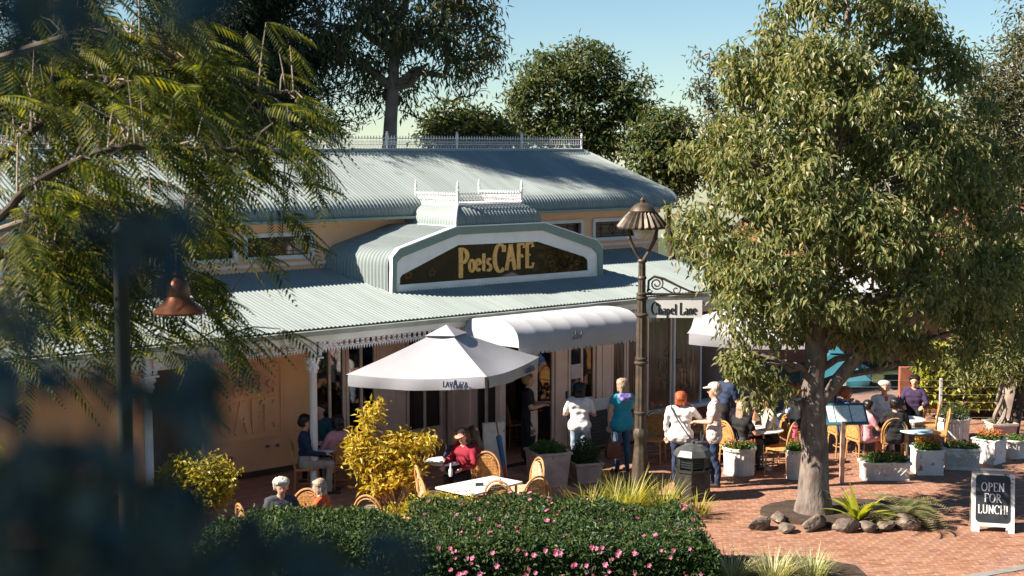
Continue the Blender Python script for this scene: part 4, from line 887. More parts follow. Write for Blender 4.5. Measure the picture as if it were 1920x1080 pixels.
for i, (px, py, rx, ry, rz, lab) in enumerate(((1428, 985, .20, .16, .14, 'low rock at the hedge end of the tree bed'), (1462, 972, .18, .14, .12, 'small rock behind the low one at the hedge end of the tree bed'), (1475, 990, .16, .12, .09, 'flat small rock left of the broad pale rock by the trunk'), (1525, 986, .30, .16, .15, 'broad pale rock directly before the tree trunk'), (1585, 990, .18, .15, .15, 'angular dark rock just right of the trunk below the bright fern'),
    (1625, 989, .18, .14, .13, 'dark rock below the gap between fern and cycad'), (1662, 987, .16, .13, .12, 'small dark rock under the cycad fronds'), (1700, 986, .20, .15, .15, 'mossy rock under the drooping cycad fronds'), (1742, 982, .18, .16, .16, 'rock at the sandwich board end of the tree bed'))): rock(lab, px, py + 8, rx * 1.4, ry * 1.1, rz * 1.1, 90 + i)
strap_plant('birds_nest_fern', 'bright yellow-green fern with broad upright fronds beside the tree trunk', gp(1608, 976, .06), 30, .68, .11, leafmat('fern_leaf', [(.36, .40, .03), (.48, .46, .06), (.24, .32, .03)], .35, .4), 101, 1.5, .05, 'fern', stiff=.72, seg=6)
cy_ = gp(1690, 978, .06); cyc = thing('cycad', 'dark cycad with arching feather fronds in the tree bed', 'cycad', cy_); rng = np.random.default_rng(103); VV = []; FF = []; k = 0
for i in range(26):
    a = rng.uniform(0, 6.28); el = rng.uniform(.2, 1.2); L = rng.uniform(.6, .95); d = np.array([math.cos(a), math.sin(a), 0.]); s_ = np.array([-d[1], d[0], 0]); p = np.array([0, 0, .08]); th = el
    for j in range(22):
        p = p + (d * math.cos(th) + np.array([0, 0, math.sin(th)])) * L / 22; th -= .07; pl = .14 * math.sin(math.pi * (.1 + .85 * j / 22)) + .015
        for q in (-1, 1):
            v = s_ * q * .9 + d * .45 + np.array([0, 0, .15]); v /= np.linalg.norm(v); VV += [p - d * .016, p + v * pl, p + d * .016]; FF.append((k, k + 1, k + 2)); k += 3
link('fronds', fast_mesh('fronds', VV, FF, [leafmat('cycad_leaf', [(.12, .15, .05), (.20, .21, .08), (.30, .26, .13)], .35, .4)]), cyc)['kind'] = 'stuff'
m = MB(); m.lathe([(.09, 0), (.11, .05), (.08, .12), (.03, .14)], (0, 0, 0), 10); m.build('trunk', bark_dark, cyc, True)
# vine hedge behind the wire fence
L_vine = leafmat('vine_leaf', [(.15, .19, .03), (.30, .31, .05), (.44, .38, .06), (.10, .14, .03)], .4, .4)
vb = Vector((10.2, 30.0, 0)); rng = np.random.default_rng(111); vh = thing('vine_hedge', 'sunlit yellow-green climbing vine covering the wire fence', 'hedge', vb); n = 15000
P = np.stack([rng.uniform(8.7, 13.2, n), rng.uniform(29.9, 30.5, n), np.zeros(n)], 1); P[:, 2] = rng.uniform(.1, 1, n) ** .8 * (1.45 + .12 * np.sin(P[:, 0] * 3) + .1 * np.sin(P[:, 0] * 7)); D = rand_dirs(n, rng); D[:, 2] -= .5; Nn = rand_dirs(n, rng) * .6; Nn[:, 1] -= .5; Nn[:, 0] -= .5; Nn[:, 2] += .6
V, F = leaves_geo(P, unit(D), unit(Nn), rng.uniform(.10, .17, n), rng.uniform(.07, .11, n), .15); link('foliage', fast_mesh('foliage', V - np.array(vb), F, [L_vine]), vh)['kind'] = 'stuff'
# ================================================================== lamp post with the lane's name
M_bronze = mat('aged_bronze', (.11, .08, .055), .5, .3, 8, c2=(.045, .036, .028), metal=.35, spec=.5)
M_globe = mat('opal_globe', (.80, .76, .70), .3, .05); M_signw = mat('sign_enamel', (.80, .79, .77), .45, .06, 5); M_ink = mat('black_print', (.02, .02, .022), .6)
LP = gp(1200, 935); lp = thing('street_lamp', 'ornate bronze street lamp with fluted post and Chapel Lane sign arm', 'street lamp', LP)
def zl(y): return CAMH - (y - 280) * LP.y / 2680
m = MB(); m.lathe([(.18, 0), (.18, .10), (.165, .14), (.145, .5), (.115, .85), (.10, zl(835)), (.13, zl(828)), (.13, zl(818)), (.10, zl(810))], (0, 0, 0), 32, flute=8, fl=.10); m.build('base', M_bronze, lp, True)
m = MB(); m.lathe([(.098, zl(811)), (.092, zl(690)), (.083, zl(600)), (.075, zl(560)), (.064, zl(550)), (.06, zl(500)), (.054, zl(488))], (0, 0, 0), 40, flute=10, fl=.12); m.build('shaft', M_bronze, lp, True)
for y, r in ((780, .11), (684, .118), (676, .105), (592, .108), (560, .10), (553, .09), (522, .076), (490, .076)):
    m = MB(); m.lathe([(r * .8, -.03), (r, -.012), (r, .012), (r * .8, .03)], (0, 0, zl(y)), 20); m.build('collar', M_bronze, lp, True)
for s_ in (-1, 1):
    m = MB(); m.tube([(0, 0, zl(492)), (s_ * .12, 0, zl(470)), (s_ * .20, 0, zl(450)), (s_ * .23, 0, zl(435)), (s_ * .26, 0, zl(422))], [.03, .028, .034, .026, .028], 8); m.ball((s_ * .21, 0, zl(447)), .042, 8); m.build('arm', M_bronze, lp, True)
m = MB(); rings = []
for r, z in ((.40, 4.48), (.405, 4.505), (.30, 4.64), (.20, 4.74)): rings.append([(r * (1 + .035 * (1 if j % 2 else -1)) * math.cos(j * math.pi / 24), r * (1 + .035 * (1 if j % 2 else -1)) * math.sin(j * math.pi / 24), z + (.012 if j % 2 else -.012)) for j in range(48)])
m.loft(rings); sh = m.build('shade', M_bronze, lp)
m = MB(); m.lathe([(.205, 4.73), (.215, 4.76), (.19, 4.80), (.14, 4.85), (.07, 4.885), (.035, 4.89), (.04, 4.92), (.045, 4.94), (.02, 4.965), (.006, 4.98)], (0, 0, 0), 20); m.build('cap', M_bronze, sh, True)
m = MB(); m.ball((0, 0, 4.47), (.165, .165, .17), 20); m.build('globe', M_globe, lp, True)
# sign arm: bar, scroll, board
zb = zl(553); m = MB(); m.tube([(.08, 0, zb), (.98, 0, zb)], .02, 8); m.tube([(.08, 0, zl(558)), (.85, 0, zl(558))], .012, 6)
def spiral(cx, cz, r0, r1, a0, a1, n=18): return [(cx + (r0 + (r1 - r0) * i / n) * math.cos(R(a0 + (a1 - a0) * i / n)), 0, cz + (r0 + (r1 - r0) * i / n) * math.sin(R(a0 + (a1 - a0) * i / n))) for i in range(n + 1)]
m.tube(spiral(.24, zb + .17, .03, .11, -180, 420 - 0, 22)[::-1] , .014, 6)
m.tube([(.10, 0, zb + .05), (.11, 0, zb + .22), (.2, 0, zb + .29), (.36, 0, zb + .25), (.6, 0, zb + .13), (.78, 0, zb + .05), (.98, 0, zb + .01)], [.018, .02, .022, .022, .018, .016, .014], 7)
m.tube(spiral(.56, zb + .07, .02, .075, 30, 400, 16), .012, 6); m.tube(spiral(.12, zb + .06, .015, .05, 0, 360, 10), .012, 6); m.tube([(.32, 0, zb + .12), (.42, 0, zb + .06), (.52, 0, zb + .01)], .014, 6); m.build('scroll_bracket', M_bronze, lp, True)
m = MB(); m.box(.09, .985, -.012, .012, zl(598), zl(565)); sg = m.build('name_board', M_signw, lp)
m = MB()
for x in (.25, .82): m.tube([(x, 0, zl(566)), (x, 0, zl(557))], .006, 5)
m.build('hanger', M_bronze, sg)
m = MB(); m.M = Matrix.Translation((.16, -.0125, zl(591.5))); pen(m, 'Chapel Lane', .17, .17, .06, .003, .045, sizes=[1.15] + [.95] * 6 + [1.1] + [.95] * 3, width=.74); m.build('lettering', M_ink, sg)
# the copper lamp on the left among the boughs
M_copper = mat('copper_shade', (.26, .10, .05), .35, .3, 10, c2=(.08, .035, .02), metal=.7)
l2 = Vector((at(228, 560, 10.3).x, 10.3, 0)); lp2 = thing('post_lamp', 'dark post with bell-shaped copper lamp among the feathery branches', 'street lamp', l2)
zt = at(228, 440, 10.3).z; m = MB(); m.lathe([(.10, 0), (.10, .2), (.065, .3), (.055, zt), (.07, zt + .02), (.0, zt + .1)], (0, 0, 0), 12); m.build('post', mat('dark_iron', (.02, .022, .022), .6), lp2, True)
hx = at(335, 560, 10.3).x - l2.x; hz = at(335, 510, 10.3).z; m = MB(); m.tube([(0, 0, zt - .25), (hx * .4, 0, zt + .0), (hx * .85, 0, zt - .02), (hx, 0, zt - .12), (hx, 0, hz)], .018, 6); m.build('arm', MATS['dark_iron'], lp2, True)
zz = lambda y: at(335, y, 10.3).z
m = MB(); m.lathe([(.02, zz(508)), (.045, zz(515)), (.03, zz(520)), (.07, zz(530)), (.085, zz(545)), (.08, zz(556)), (.11, zz(566)), (.19, zz(584)), (.185, zz(588))], (hx, 0, 0), 24); m.build('shade', M_copper, lp2, True)

# ================================================================== umbrellas
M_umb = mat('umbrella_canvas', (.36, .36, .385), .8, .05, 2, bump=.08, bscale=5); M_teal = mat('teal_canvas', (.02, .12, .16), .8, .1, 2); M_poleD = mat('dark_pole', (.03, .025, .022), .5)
M_blueprint = mat('navy_print', (.02, .03, .09), .6)
def market_umbrella(name, label, corners, zed, ztop, m_, val=.18, text=None, pole=True, group=None):
    P = [Vector((c[0], c[1], zed)) for c in corners]; c = sum(P, Vector()) / 4; t = thing(name, label, 'umbrella', (c.x, c.y, 0), 0, group); base = Vector((c.x, c.y, 0))
    ap = Vector((c.x, c.y, ztop)); can = MB(); vent = ap * .86 + c * .14
    for i in range(4):
        p, q = P[i], P[(i + 1) % 4]; n = 10; rows = 8; V = []
        for r_ in range(rows + 1):
            f_ = r_ / rows
            for j in range(n + 1):
                s_ = j / n; e = p + (q - p) * s_; b_ = ap.lerp(e, .06 + .94 * f_); sag = .055 * math.sin(math.pi * s_) * f_ + .05 * math.sin(math.pi * f_) * (.35 + .65 * math.sin(math.pi * s_)); b_.z -= sag
                b_.z += .006 * math.sin(9 * f_ + 5 * s_ + i * 2) * math.sin(math.pi * s_); V.append(tuple(b_ - base))
        can.add(V, [(r_ * (n + 1) + j, r_ * (n + 1) + j + 1, (r_ + 1) * (n + 1) + j + 1, (r_ + 1) * (n + 1) + j) for r_ in range(rows) for j in range(n)])
    co = can.build('canopy', m_, t, True)
    for i in range(4):
        p, q = P[i], P[(i + 1) % 4]; n = 14; V = []; out_ = ((p + q) / 2 - c); out_.z = 0; out_.normalize()
        for j in range(n + 1):
            s_ = .015 + .97 * j / n; e = p + (q - p) * s_; e.z -= .055 * math.sin(math.pi * s_) + .002; w_ = .014 * math.sin(s_ * 17 + i)
            V += [tuple(e - base), tuple(e - base + out_ * (w_ + .01) - Vector((0, 0, val * .5))), tuple(e - base + out_ * w_ * 1.5 - Vector((0, 0, val)))]
        v = MB(); v.add(V, [(j * 3 + k, j * 3 + 3 + k, j * 3 + 4 + k, j * 3 + 1 + k) for j in range(n) for k in (0, 1)]); v.build('valance', m_, co, True)
        if text and i in text:
            d = (q - p).normalized(); ang = math.atan2(d.y, d.x); s0 = text[i]; o_ = p + (q - p) * s0 - base + out_ * .052; o_.z -= .055 * math.sin(math.pi * s0) + val * .68
            k = MB(); k.M = Matrix.Translation(o_) @ Matrix.Rotation(ang, 4, 'Z'); pen(k, 'LAVAZZA', .085, .26, .16, .002, .05, width=.40, sizes=[1, 1, 1, 1.35, 1, 1, 1]); k.build('print', M_blueprint, co)
    cap = MB()
    for i in range(4):
        p, q = P[i], P[(i + 1) % 4]; a = ap + Vector((0, 0, .05)); cap.add([tuple(a - base), tuple(ap.lerp(p, .22) + Vector((0, 0, .03)) - base), tuple(ap.lerp(q, .22) + Vector((0, 0, .03)) - base)], [(0, 1, 2)])
    cap.build('vent_cap', m_, co)
    for p in P: r_ = MB(); r_.tube([tuple(ap - base - Vector((0, 0, .06))), tuple(p - base - Vector((0, 0, .02)))], .012, 5); r_.build('rib', M_poleD, t)
    pm = MB(); pm.tube([(0, 0, .05), (0, 0, ztop - .02)], .022, 8); pm.build('pole', M_poleD, t, True); bm_2 = MB(); bm_2.lathe([(.28, 0), (.28, .05), (.05, .07), (.035, .25)], (0, 0, .0), 20); bm_2.build('foot', M_poleD, t, True)
    return t
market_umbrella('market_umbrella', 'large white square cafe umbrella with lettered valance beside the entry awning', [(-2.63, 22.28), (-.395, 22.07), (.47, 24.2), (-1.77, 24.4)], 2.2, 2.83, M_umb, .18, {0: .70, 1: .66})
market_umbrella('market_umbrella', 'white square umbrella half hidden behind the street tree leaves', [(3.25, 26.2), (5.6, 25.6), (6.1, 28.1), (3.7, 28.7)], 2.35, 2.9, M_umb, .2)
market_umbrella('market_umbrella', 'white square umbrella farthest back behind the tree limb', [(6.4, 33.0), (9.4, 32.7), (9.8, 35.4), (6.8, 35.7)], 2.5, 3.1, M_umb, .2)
market_umbrella('parasol', 'low teal parasol behind the people at the outdoor table', [(6.1, 29.6), (7.5, 29.4), (7.9, 31.0), (6.4, 31.2)], .95, 1.5, M_teal, .12)

# ================================================================== chairs and tables
M_cane = mat('rattan_frame', (.58, .30, .11), .45, .2, 12, objvar=.15); M_weave = mat('woven_cane', (.70, .36, .12), .55, .25, 30, objvar=.15); M_weavep = mat('pale_woven_cane', (.66, .47, .30), .55, .25, 30)
def chair_parts(weave):
    P = {}
    m = MB(); out_ = [(-.21, .20), (.21, .20), (.23, -.02), (.20, -.20), (-.20, -.20), (-.23, -.02)]; m.prism([(x, y, .43) for x, y in out_], (0, 0, .035)); P['seat'] = m.mesh('seat', weave)
    m = MB(); pts = [(-.22, .19, .45)] + [(.23 * math.cos(R(a)), .21 + .05 * math.sin(R(a)), .62 + .30 * math.sin(R(a))) for a in range(180, -1, -15)] + [(.22, .19, .45)]
    m.tube(pts, .017, 7); m.tube([(p[0] * .84, p[1] + .004, .47 + (p[2] - .45) * .86) for p in pts], .011, 6); P['back_frame'] = m.mesh('back_frame', M_cane, True)
    m = MB()
    for i in range(-7, 8):
        x = i * .025; top = .62 + .25 * math.sqrt(max(0, 1 - (x / .19) ** 2)); m.box(x - .009, x + .009, .208 + .003 * (i % 2), .214 + .003 * (i % 2), .49, top); 
    for j in range(14):
        z = .50 + j * .026; w_ = .18 if z < .62 else .185 * math.sqrt(max(0, 1 - ((z - .62) / .25) ** 2)); 
        if w_ > .02: m.box(-w_, w_, .2055, .2075, z - .007, z + .007); m.box(-w_, w_, .2185, .2205, z + .006, z + .017)
    P['woven_back'] = m.mesh('woven_back', weave)
    for nm, sx, sy in (('a', -1, -1), ('b', 1, -1), ('c', -1, 1), ('d', 1, 1)):
        m = MB(); m.tube([(sx * .19, sy * .18, .44), (sx * .20, sy * .19, .25), (sx * .215, sy * .21, .0)], [.016, .015, .013], 7); P['leg' + nm] = m.mesh('leg', M_cane, True)
    m = MB(); m.tube([(.17 * math.cos(R(a)), .16 * math.sin(R(a)), .20) for a in range(0, 361, 30)], .009, 5)
    for sx in (-1, 1): m.tube([(sx * .195, -.18, .36), (sx * .10, -.185, .43)], .008, 5); m.tube([(sx * .195, .185, .36), (sx * .10, .185, .43)], .008, 5)
    P['brace'] = m.mesh('brace', M_cane, True)
    return P
CP = {0: chair_parts(M_weave), 1: chair_parts(M_weavep)}
def chair(label, px, py, face, pale=0, group='rattan bistro chairs', z=0.0, loc=None):
    """face: heading the sitter looks to, degrees, 0 = away from the camera, 90 = to the right"""
    q = loc if loc is not None else gp(px, py, z)
    t = thing('rattan_chair', label, 'chair', q, R(180 - face), group)
    for n_, me in CP[pale].items(): link('leg' if n_.startswith('leg') else n_, me, t)
    return t
chair('rattan chair at the left end of the white rectangular table, farther one', 0, 0, 75, 1, 'chairs round the white table', loc=Vector((-1.219, 21.50, 0)))
chair('rattan chair at the left end of the white rectangular table, nearer one', 0, 0, 70, 1, 'chairs round the white table', loc=Vector((-1.112, 20.70, 0)))
chair('orange rattan chair behind the white rectangular table, facing the hedge', 0, 0, 190, 0, 'chairs round the white table', loc=Vector((-0.456, 22.20, 0)))
chair('pale woven chair at the planter end of the white rectangular table', 0, 0, 245, 1, 'chairs round the white table', loc=Vector((0.204, 21.90, 0)))
chair('orange rattan chair in front of the white table, nearer the umbrella', 0, 0, 15, 0, 'chairs round the white table', loc=Vector((-0.139, 20.70, 0)))
chair('orange rattan chair in front of the white table, nearer the square planter', 0, 0, 330, 0, 'chairs round the white table', loc=Vector((0.258, 20.95, 0)))
chair('pale woven chair alone above the hedge below the golden shrub', 0, 0, 20, 1, 'chairs by the hedge', loc=Vector((-1.943, 19.80, 0)))
chair('pale woven chair at the dark leaves beside the grey-haired woman', 0, 0, 60, 1, 'chairs by the hedge', loc=Vector((-3.510, 19.20, 0)))
chair('tan rattan chair between grey-haired woman and child in orange', 0, 0, 190, 0, 'chairs by the hedge', loc=Vector((-2.962, 19.70, 0)))
chair('rattan chair under the man in navy behind the verandah column', 575, 925, 80, 0, 'chairs on the verandah')
chair('rattan chair under the woman in pink on the verandah', 640, 918, 330, 0, 'chairs on the verandah')
chair('empty rattan chair inside the doorway behind the waitress', 0, 0, 250, 0, 'chairs inside the entry', loc=W(wa(1020, .9), .9, .02))
chair('empty rattan chair beside the doorway post left of the waitress', 0, 0, 60, 0, 'chairs inside the entry', loc=W(wa(962, 1.0), 1.0, .02))
chair('rattan chair by the clear blinds, left of its twin', 1222, 868, 200, 0, 'chairs before the clear blinds')
chair('rattan chair by the clear blinds, right of its twin', 1262, 858, 170, 0, 'chairs before the clear blinds')
chair('rattan chair behind the man in the cap', 1298, 850, 160, 0, 'chairs before the clear blinds')
chair('rattan chair holding the long-haired woman at the round table', 1378, 882, 60, 0, 'chairs at the terrace tables')
chair('empty rattan chair just behind the capped man and the round pot', 1352, 868, 40, 0, 'chairs at the terrace tables')
chair('tilted rattan chair beside the narrow fluted pot', 1462, 885, 300, 0, 'chairs at the terrace tables')
chair('rattan chair under the man eating at the round table', 1448, 872, 260, 0, 'chairs at the terrace tables')
chair('rattan chair of the person in pale blue behind the tree trunk', 1490, 850, 250, 0, 'chairs at the terrace tables')
chair('rattan chair of the man in the blue tee shirt', 1578, 855, 80, 0, 'chairs at the far table')
chair('rattan chair of the child in pink', 1615, 868, 70, 0, 'chairs at the far table')
chair('rattan chair seen from behind under the dark-haired person in black', 1672, 872, 5, 0, 'chairs at the far table')
chair('rattan chair of the white-haired woman', 1652, 835, 190, 0, 'chairs at the far table')
chair('empty rattan chair turned sideways by the vine hedge', 1735, 838, 290, 0, 'chairs at the far table')
chair('empty rattan chair tilted against the large fluted pot', 1752, 856, 285, 0, 'chairs at the far table')
M_ttop = mat('white_table_top', (.78, .77, .75), .35, .05, 4); M_tleg = mat('steel_table_leg', (.30, .30, .31), .35, .1, metal=.8)
cs = [gp(816, 913, .75), gp(885, 928, .75), gp(980, 903, .75), gp(923, 892, .75)]; cc = sum(cs, Vector()) / 4; tb = thing('dining_table', 'white rectangular table with number block and bare top', 'table', (cc.x, cc.y, 0))
m = MB(); m.prism([tuple(c - Vector((cc.x, cc.y, .03))) for c in cs], (0, 0, .03)); m.build('tabletop', M_ttop, tb)
for c in cs:
    q = (c - cc) * .84; m = MB(); m.tube([(q.x, q.y, 0), (q.x, q.y, .72)], .02, 8); m.build('leg', M_tleg, tb, True)
m = MB(); q = gp(899, 911, .75); m.box(-.06, .06, -.02, .02, 0, .045); tag(m.build('table_sign', mat('slate_block', (.05, .055, .06), .6), None, loc=q, rot=(0, 0, .2)), 'small dark block on the white rectangular table', 'table sign')
m = MB(); m.lathe([(.02, 0), (.024, .01), (.022, .05), (.012, .06), (.014, .075)], (0, 0, 0), 10); tag(m.build('salt_shaker', M_tleg, None, True, gp(938, 907, .75)), 'little metal shaker on the white rectangular table', 'shaker')
def round_table(label, px, py, r=.33, h=.74, m_=M_ttop, loc=None):
    q = loc or gp(px, py); t = thing('round_table', label, 'table', q, 0, 'round cafe tables'); m = MB(); m.lathe([(r * .96, h - .025), (r, h - .02), (r, h - .004), (r * .985, h)], (0, 0, 0), 28); m.build('tabletop', m_, t, True)
    m = MB(); m.lathe([(.03, .02), (.025, .04), (.022, h - .03)], (0, 0, 0), 10); m.build('pedestal', M_tleg, t, True); m = MB(); m.lathe([(.2, 0), (.2, .015), (.05, .03)], (0, 0, 0), 16); m.build('foot', M_tleg, t, True); return t
round_table('round white table of the man eating and long-haired woman', 1430, 880, .36)
round_table('round white table behind the person in black', 1700, 858, .33)
round_table('pale blue topped round table beside the person in black', 1716, 878, .30, .70, mat('pale_blue_top', (.42, .58, .66), .3, .06))
round_table('round table of the people in pink caps', 835, 945, .32, .72)
round_table('round table between the navy man and woman in pink', 607, 918, .34, .72)
def small(name, label, cat, mb, m_, loc, smooth=True, rot=None, group=None): return tag(mb.build(name, m_, None, smooth, loc, rot), label, cat, group)
c = MB(); c.lathe([(.022, 0), (.034, .02), (.038, .10), (.034, .10), (.03, .02)], (0, 0, 0), 12); small('coffee_cup', 'white takeaway cup on the round table of the man eating', 'cup', c, M_ttop, gp(1412, 800, .74))
c = MB(); c.lathe([(.06, 0), (.10, .012), (.105, .018), (.06, .012)], (0, 0, 0), 16); small('plate', 'plate of dark food on the round table of the man eating', 'plate', c, mat('dark_food', (.14, .04, .03), .6), gp(1428, 796, .74))
c = MB(); c.lathe([(.025, 0), (.03, .03), (.03, .10), (.012, .14), (.012, .2)], (0, 0, 0), 12); small('bottle', 'small bottle on the round table of the pink caps', 'bottle', c, M_ttop, gp(845, 893, .72))

# ================================================================== pots and planters
M_pot = mat('white_fibre_pot', (.66, .62, .58), .7, .12, 5, c2=(.46, .42, .38), wear=(.20, .16, .13), wscale=5, wth=.70); M_potp = mat('pink_stone_pot', (.58, .44, .38), .8, .15, 4, c2=(.36, .27, .24), bump=.2)
M_flake = mat('flaking_white_pot', (.72, .69, .66), .75, .1, 5, wear=(.24, .15, .11), wscale=7, wth=.60)
L_red = leafmat('red_flower', [(.55, .03, .02), (.75, .12, .02), (.80, .30, .03)], .25, .5); L_pur = leafmat('purple_flower', [(.12, .05, .35), (.30, .10, .45), (.60, .40, .65)], .25, .5); L_org = leafmat('orange_flower', [(.75, .22, .05), (.60, .14, .04), (.62, .35, .12)], .25, .5); L_hotp = leafmat('hot_pink_flower', [(.75, .08, .25), (.80, .25, .40)], .25, .5)
def planting(t, r, z, seed, fl=None, n=420, nf=70, ph=.12, rx=1., lm_=None):
    h = ph
    rng = np.random.default_rng(seed); a = rng.uniform(0, 6.28, n); q = rng.uniform(0, 1, n) ** .5 * r
    P = np.stack([q * np.cos(a) * rx, q * np.sin(a), z + rng.uniform(0, 1, n) * h * (1 - .5 * (q / r) ** 2)], 1); D = rand_dirs(n, rng); D[:, 2] += .5; D[:, :2] += P[:, :2] * .8 / r; Nn = rand_dirs(n, rng) * .6; Nn[:, 2] += .8
    V, F = leaves_geo(P, unit(D), unit(Nn), rng.uniform(.04, .09, n), rng.uniform(.02, .04, n)); link('plant', fast_mesh('plant', V, F, [lm_ or L_green]), t)['kind'] = 'stuff'
    for i, f_ in enumerate(fl or ()):
        a = rng.uniform(0, 6.28, nf); q = rng.uniform(.2, 1, nf) ** .5 * r; P = np.stack([q * np.cos(a) * rx, q * np.sin(a), z + h * .9 + rng.uniform(-.05, .05, nf)], 1); P = np.repeat(P, 5, 0); D = rand_dirs(nf * 5, rng); D[:, 2] = np.abs(D[:, 2]) * .5; Nn = np.tile(np.array([[0, 0, 1.]]), (nf * 5, 1)) + rand_dirs(nf * 5, rng) * .4
        V, F = leaves_geo(P, unit(D), unit(Nn), rng.uniform(.018, .03, nf * 5), rng.uniform(.016, .026, nf * 5)); link('flowers', fast_mesh('flowers', V, F, [f_]), t)['kind'] = 'stuff'
def pot_round(label, px, py, r, h, m_, seed, fl=None, flute=24, taper=.92, group='planters round the terrace', **k):
    q = gp(px, py); q.y += r * .9; t = thing('flower_pot', label, 'planter', q, 0, group); m = MB(); m.lathe([(r * taper, 0), (r * taper * 1.03, .03), (r * taper, .05), (r * .97, h - .07)], (0, 0, 0), 96, flute=flute, fl=.045); m.build('body', m_, t, True)
    m = MB(); m.lathe([(r * .97, h - .07), (r * 1.05, h - .05), (r * 1.06, h - .01), (r, h), (r * .9, h), (r * .88, h - .06)], (0, 0, 0), 40); m.build('rim', m_, t, True); m = MB(); m.lathe([(r * .9, h - .08), (r * .9, h - .05)], (0, 0, 0), 20); m.build('soil', M_soil, t)
    planting(t, r * .95, h - .05, seed, fl, **k); return t
def pot_square(label, px, py, w_, h, m_, seed, fl=None, rz=.0, taper=.8, d=None, rimh=.05, lattice=False, group='planters round the terrace', **k):
    q = gp(px, py); d = d or w_; q.y += d * .5; t = thing('planter_box', label, 'planter', q, rz, group); x, y = w_ / 2, d / 2; m = MB()
    def ring(s_, z): return [(-x * s_, -y * s_, z), (x * s_, -y * s_, z), (x * s_, y * s_, z), (-x * s_, y * s_, z)]
    m.loft([ring(taper * 1.03, 0), ring(taper * 1.03, .035), ring(taper, .045), ring(.98, h - rimh)]); m.build('body', m_, t)
    m = MB(); m.loft([ring(1.0, h - rimh), ring(1.06, h - rimh * .8), ring(1.06, h), ring(.9, h), ring(.88, h - .05)]); m.build('rim', m_, t); m = MB(); m.loft([ring(.9, h - .08), ring(.9, h - .05)]); m.build('soil', M_soil, t)
    if lattice:
        for i in range(5):
            for s_ in (-1, 1):
                m = MB(); cx_ = -x * .3 + i * x * .25; m.tube([(cx_ - s_ * .07, -y * (taper + .08) - .004, .09), (cx_ + s_ * .07, -y * (taper + .15) - .008, h - .09)], .008, 4); m.build('lattice_bar', m_, t)
        m = MB()
        for i in range(6): m.box(-x * .9 + i * .025, -x * .9 + .012 + i * .025, -y * 1.0, -y * .9, .08, h - .08)
        m.build('flutes', m_, t)
    planting(t, min(x, y) * .95, h - .05, seed, fl, rx=max(1, x / y), **k); return t
pot_square('large square pinkish planter with green herbs beside the entry', 1028, 918, .62, .62, M_potp, 201, rz=.35, taper=.82, n=700, ph=.2)
pot_square('low square planter with dark shrub before the white-shirted woman', 1098, 908, .5, .36, M_potp, 202, rz=.3, n=900, ph=.45, lm_=L_hedge)
pot_round('round fluted white pot of mixed flowers beside the capped man', 1390, 895, .29, .50, M_pot, 203, (L_pur, L_red, L_gold), nf=26, ph=.17)
pot_round('narrow fluted white pot with pink flower spike beside the tree trunk', 1492, 901, .15, .52, M_pot, 204, (L_red,), nf=12, ph=.2)
pot_square('long white planter with lattice front below the menu board', 1663, 903, .82, .33, M_pot, 205, (L_red,), taper=.94, d=.36, lattice=True, nf=14, ph=.22, n=700)
pot_square('flaking white square pot with red and yellow flowers', 1745, 893, .48, .46, M_flake, 206, (L_red, L_gold), taper=.95, rimh=.03, nf=60, ph=.2)
pot_square('long white oval planter with lattice front and cream flowers', 1808, 883, .62, .40, M_pot, 207, (L_org, L_gold), rz=-.15, taper=.92, d=.42, lattice=True, nf=26, ph=.16)
pot_square('white square pot with orange foliage set cornerwise', 1862, 872, .46, .46, M_flake, 208, (L_org, L_org), rz=.75, taper=.92, rimh=.03, nf=80, ph=.16)
pot_round('white fluted pot at the picture edge', 1908, 862, .2, .36, M_pot, 209, (L_red,), nf=14)
pot_round('large ribbed white pot with dark shrub before the wire fence', 1795, 836, .32, .52, M_pot, 210, (L_hotp,), nf=6, n=500, ph=.35, lm_=L_hedge)
q = gp(1492, 901); q.y += .14
m = MB(); rng = np.random.default_rng(7)
for i in range(40):
    a = rng.uniform(0, 6.28); z = .72 + rng.uniform(0, .22); m.add([(0, 0, z), (.05 * math.cos(a), .05 * math.sin(a), z + .03), (.05 * math.cos(a + .6), .05 * math.sin(a + .6), z + .01)], [(0, 1, 2)])
m.tube([(0, 0, .4), (0, 0, .94)], .006, 5); small('flower_spike', 'tall hot pink flower spike in the narrow fluted pot', 'flower', m, L_hotp, q, False)
pq = gp(1882, 838); t2 = pot_square('pinkish square pot of the plaited-trunk tree', 1882, 838, .5, .45, M_potp, 211, None, rz=.1, n=60)
pt = thing('plaited_tree', 'small tree with plaited pale trunk growing from the pinkish square pot', 'tree', pq + Vector((0, .25, .4)))
m = MB()
for s_ in (0, 2.1, 4.2): m.tube([(.10 * (1 - i / 10) * math.cos(s_ + i * .5) + .02 * math.cos(s_ + i * .5), .10 * (1 - i / 10) * math.sin(s_ + i * .5), i * .09) for i in range(11)], [.05 - .003 * i for i in range(11)], 7)
m.build('trunk', bark_pale, pt, True); rng = np.random.default_rng(77); C, ix = lobe_points([((0, 0, 1.15), (.45, .4, .28)), ((.2, 0, 1.3), (.35, .3, .25))], 70, rng, .3); V, F = clumps(C, 24, .09, .13, .03, rng, .5); link('crown', fast_mesh('crown', V, F, [L_broad]), pt)

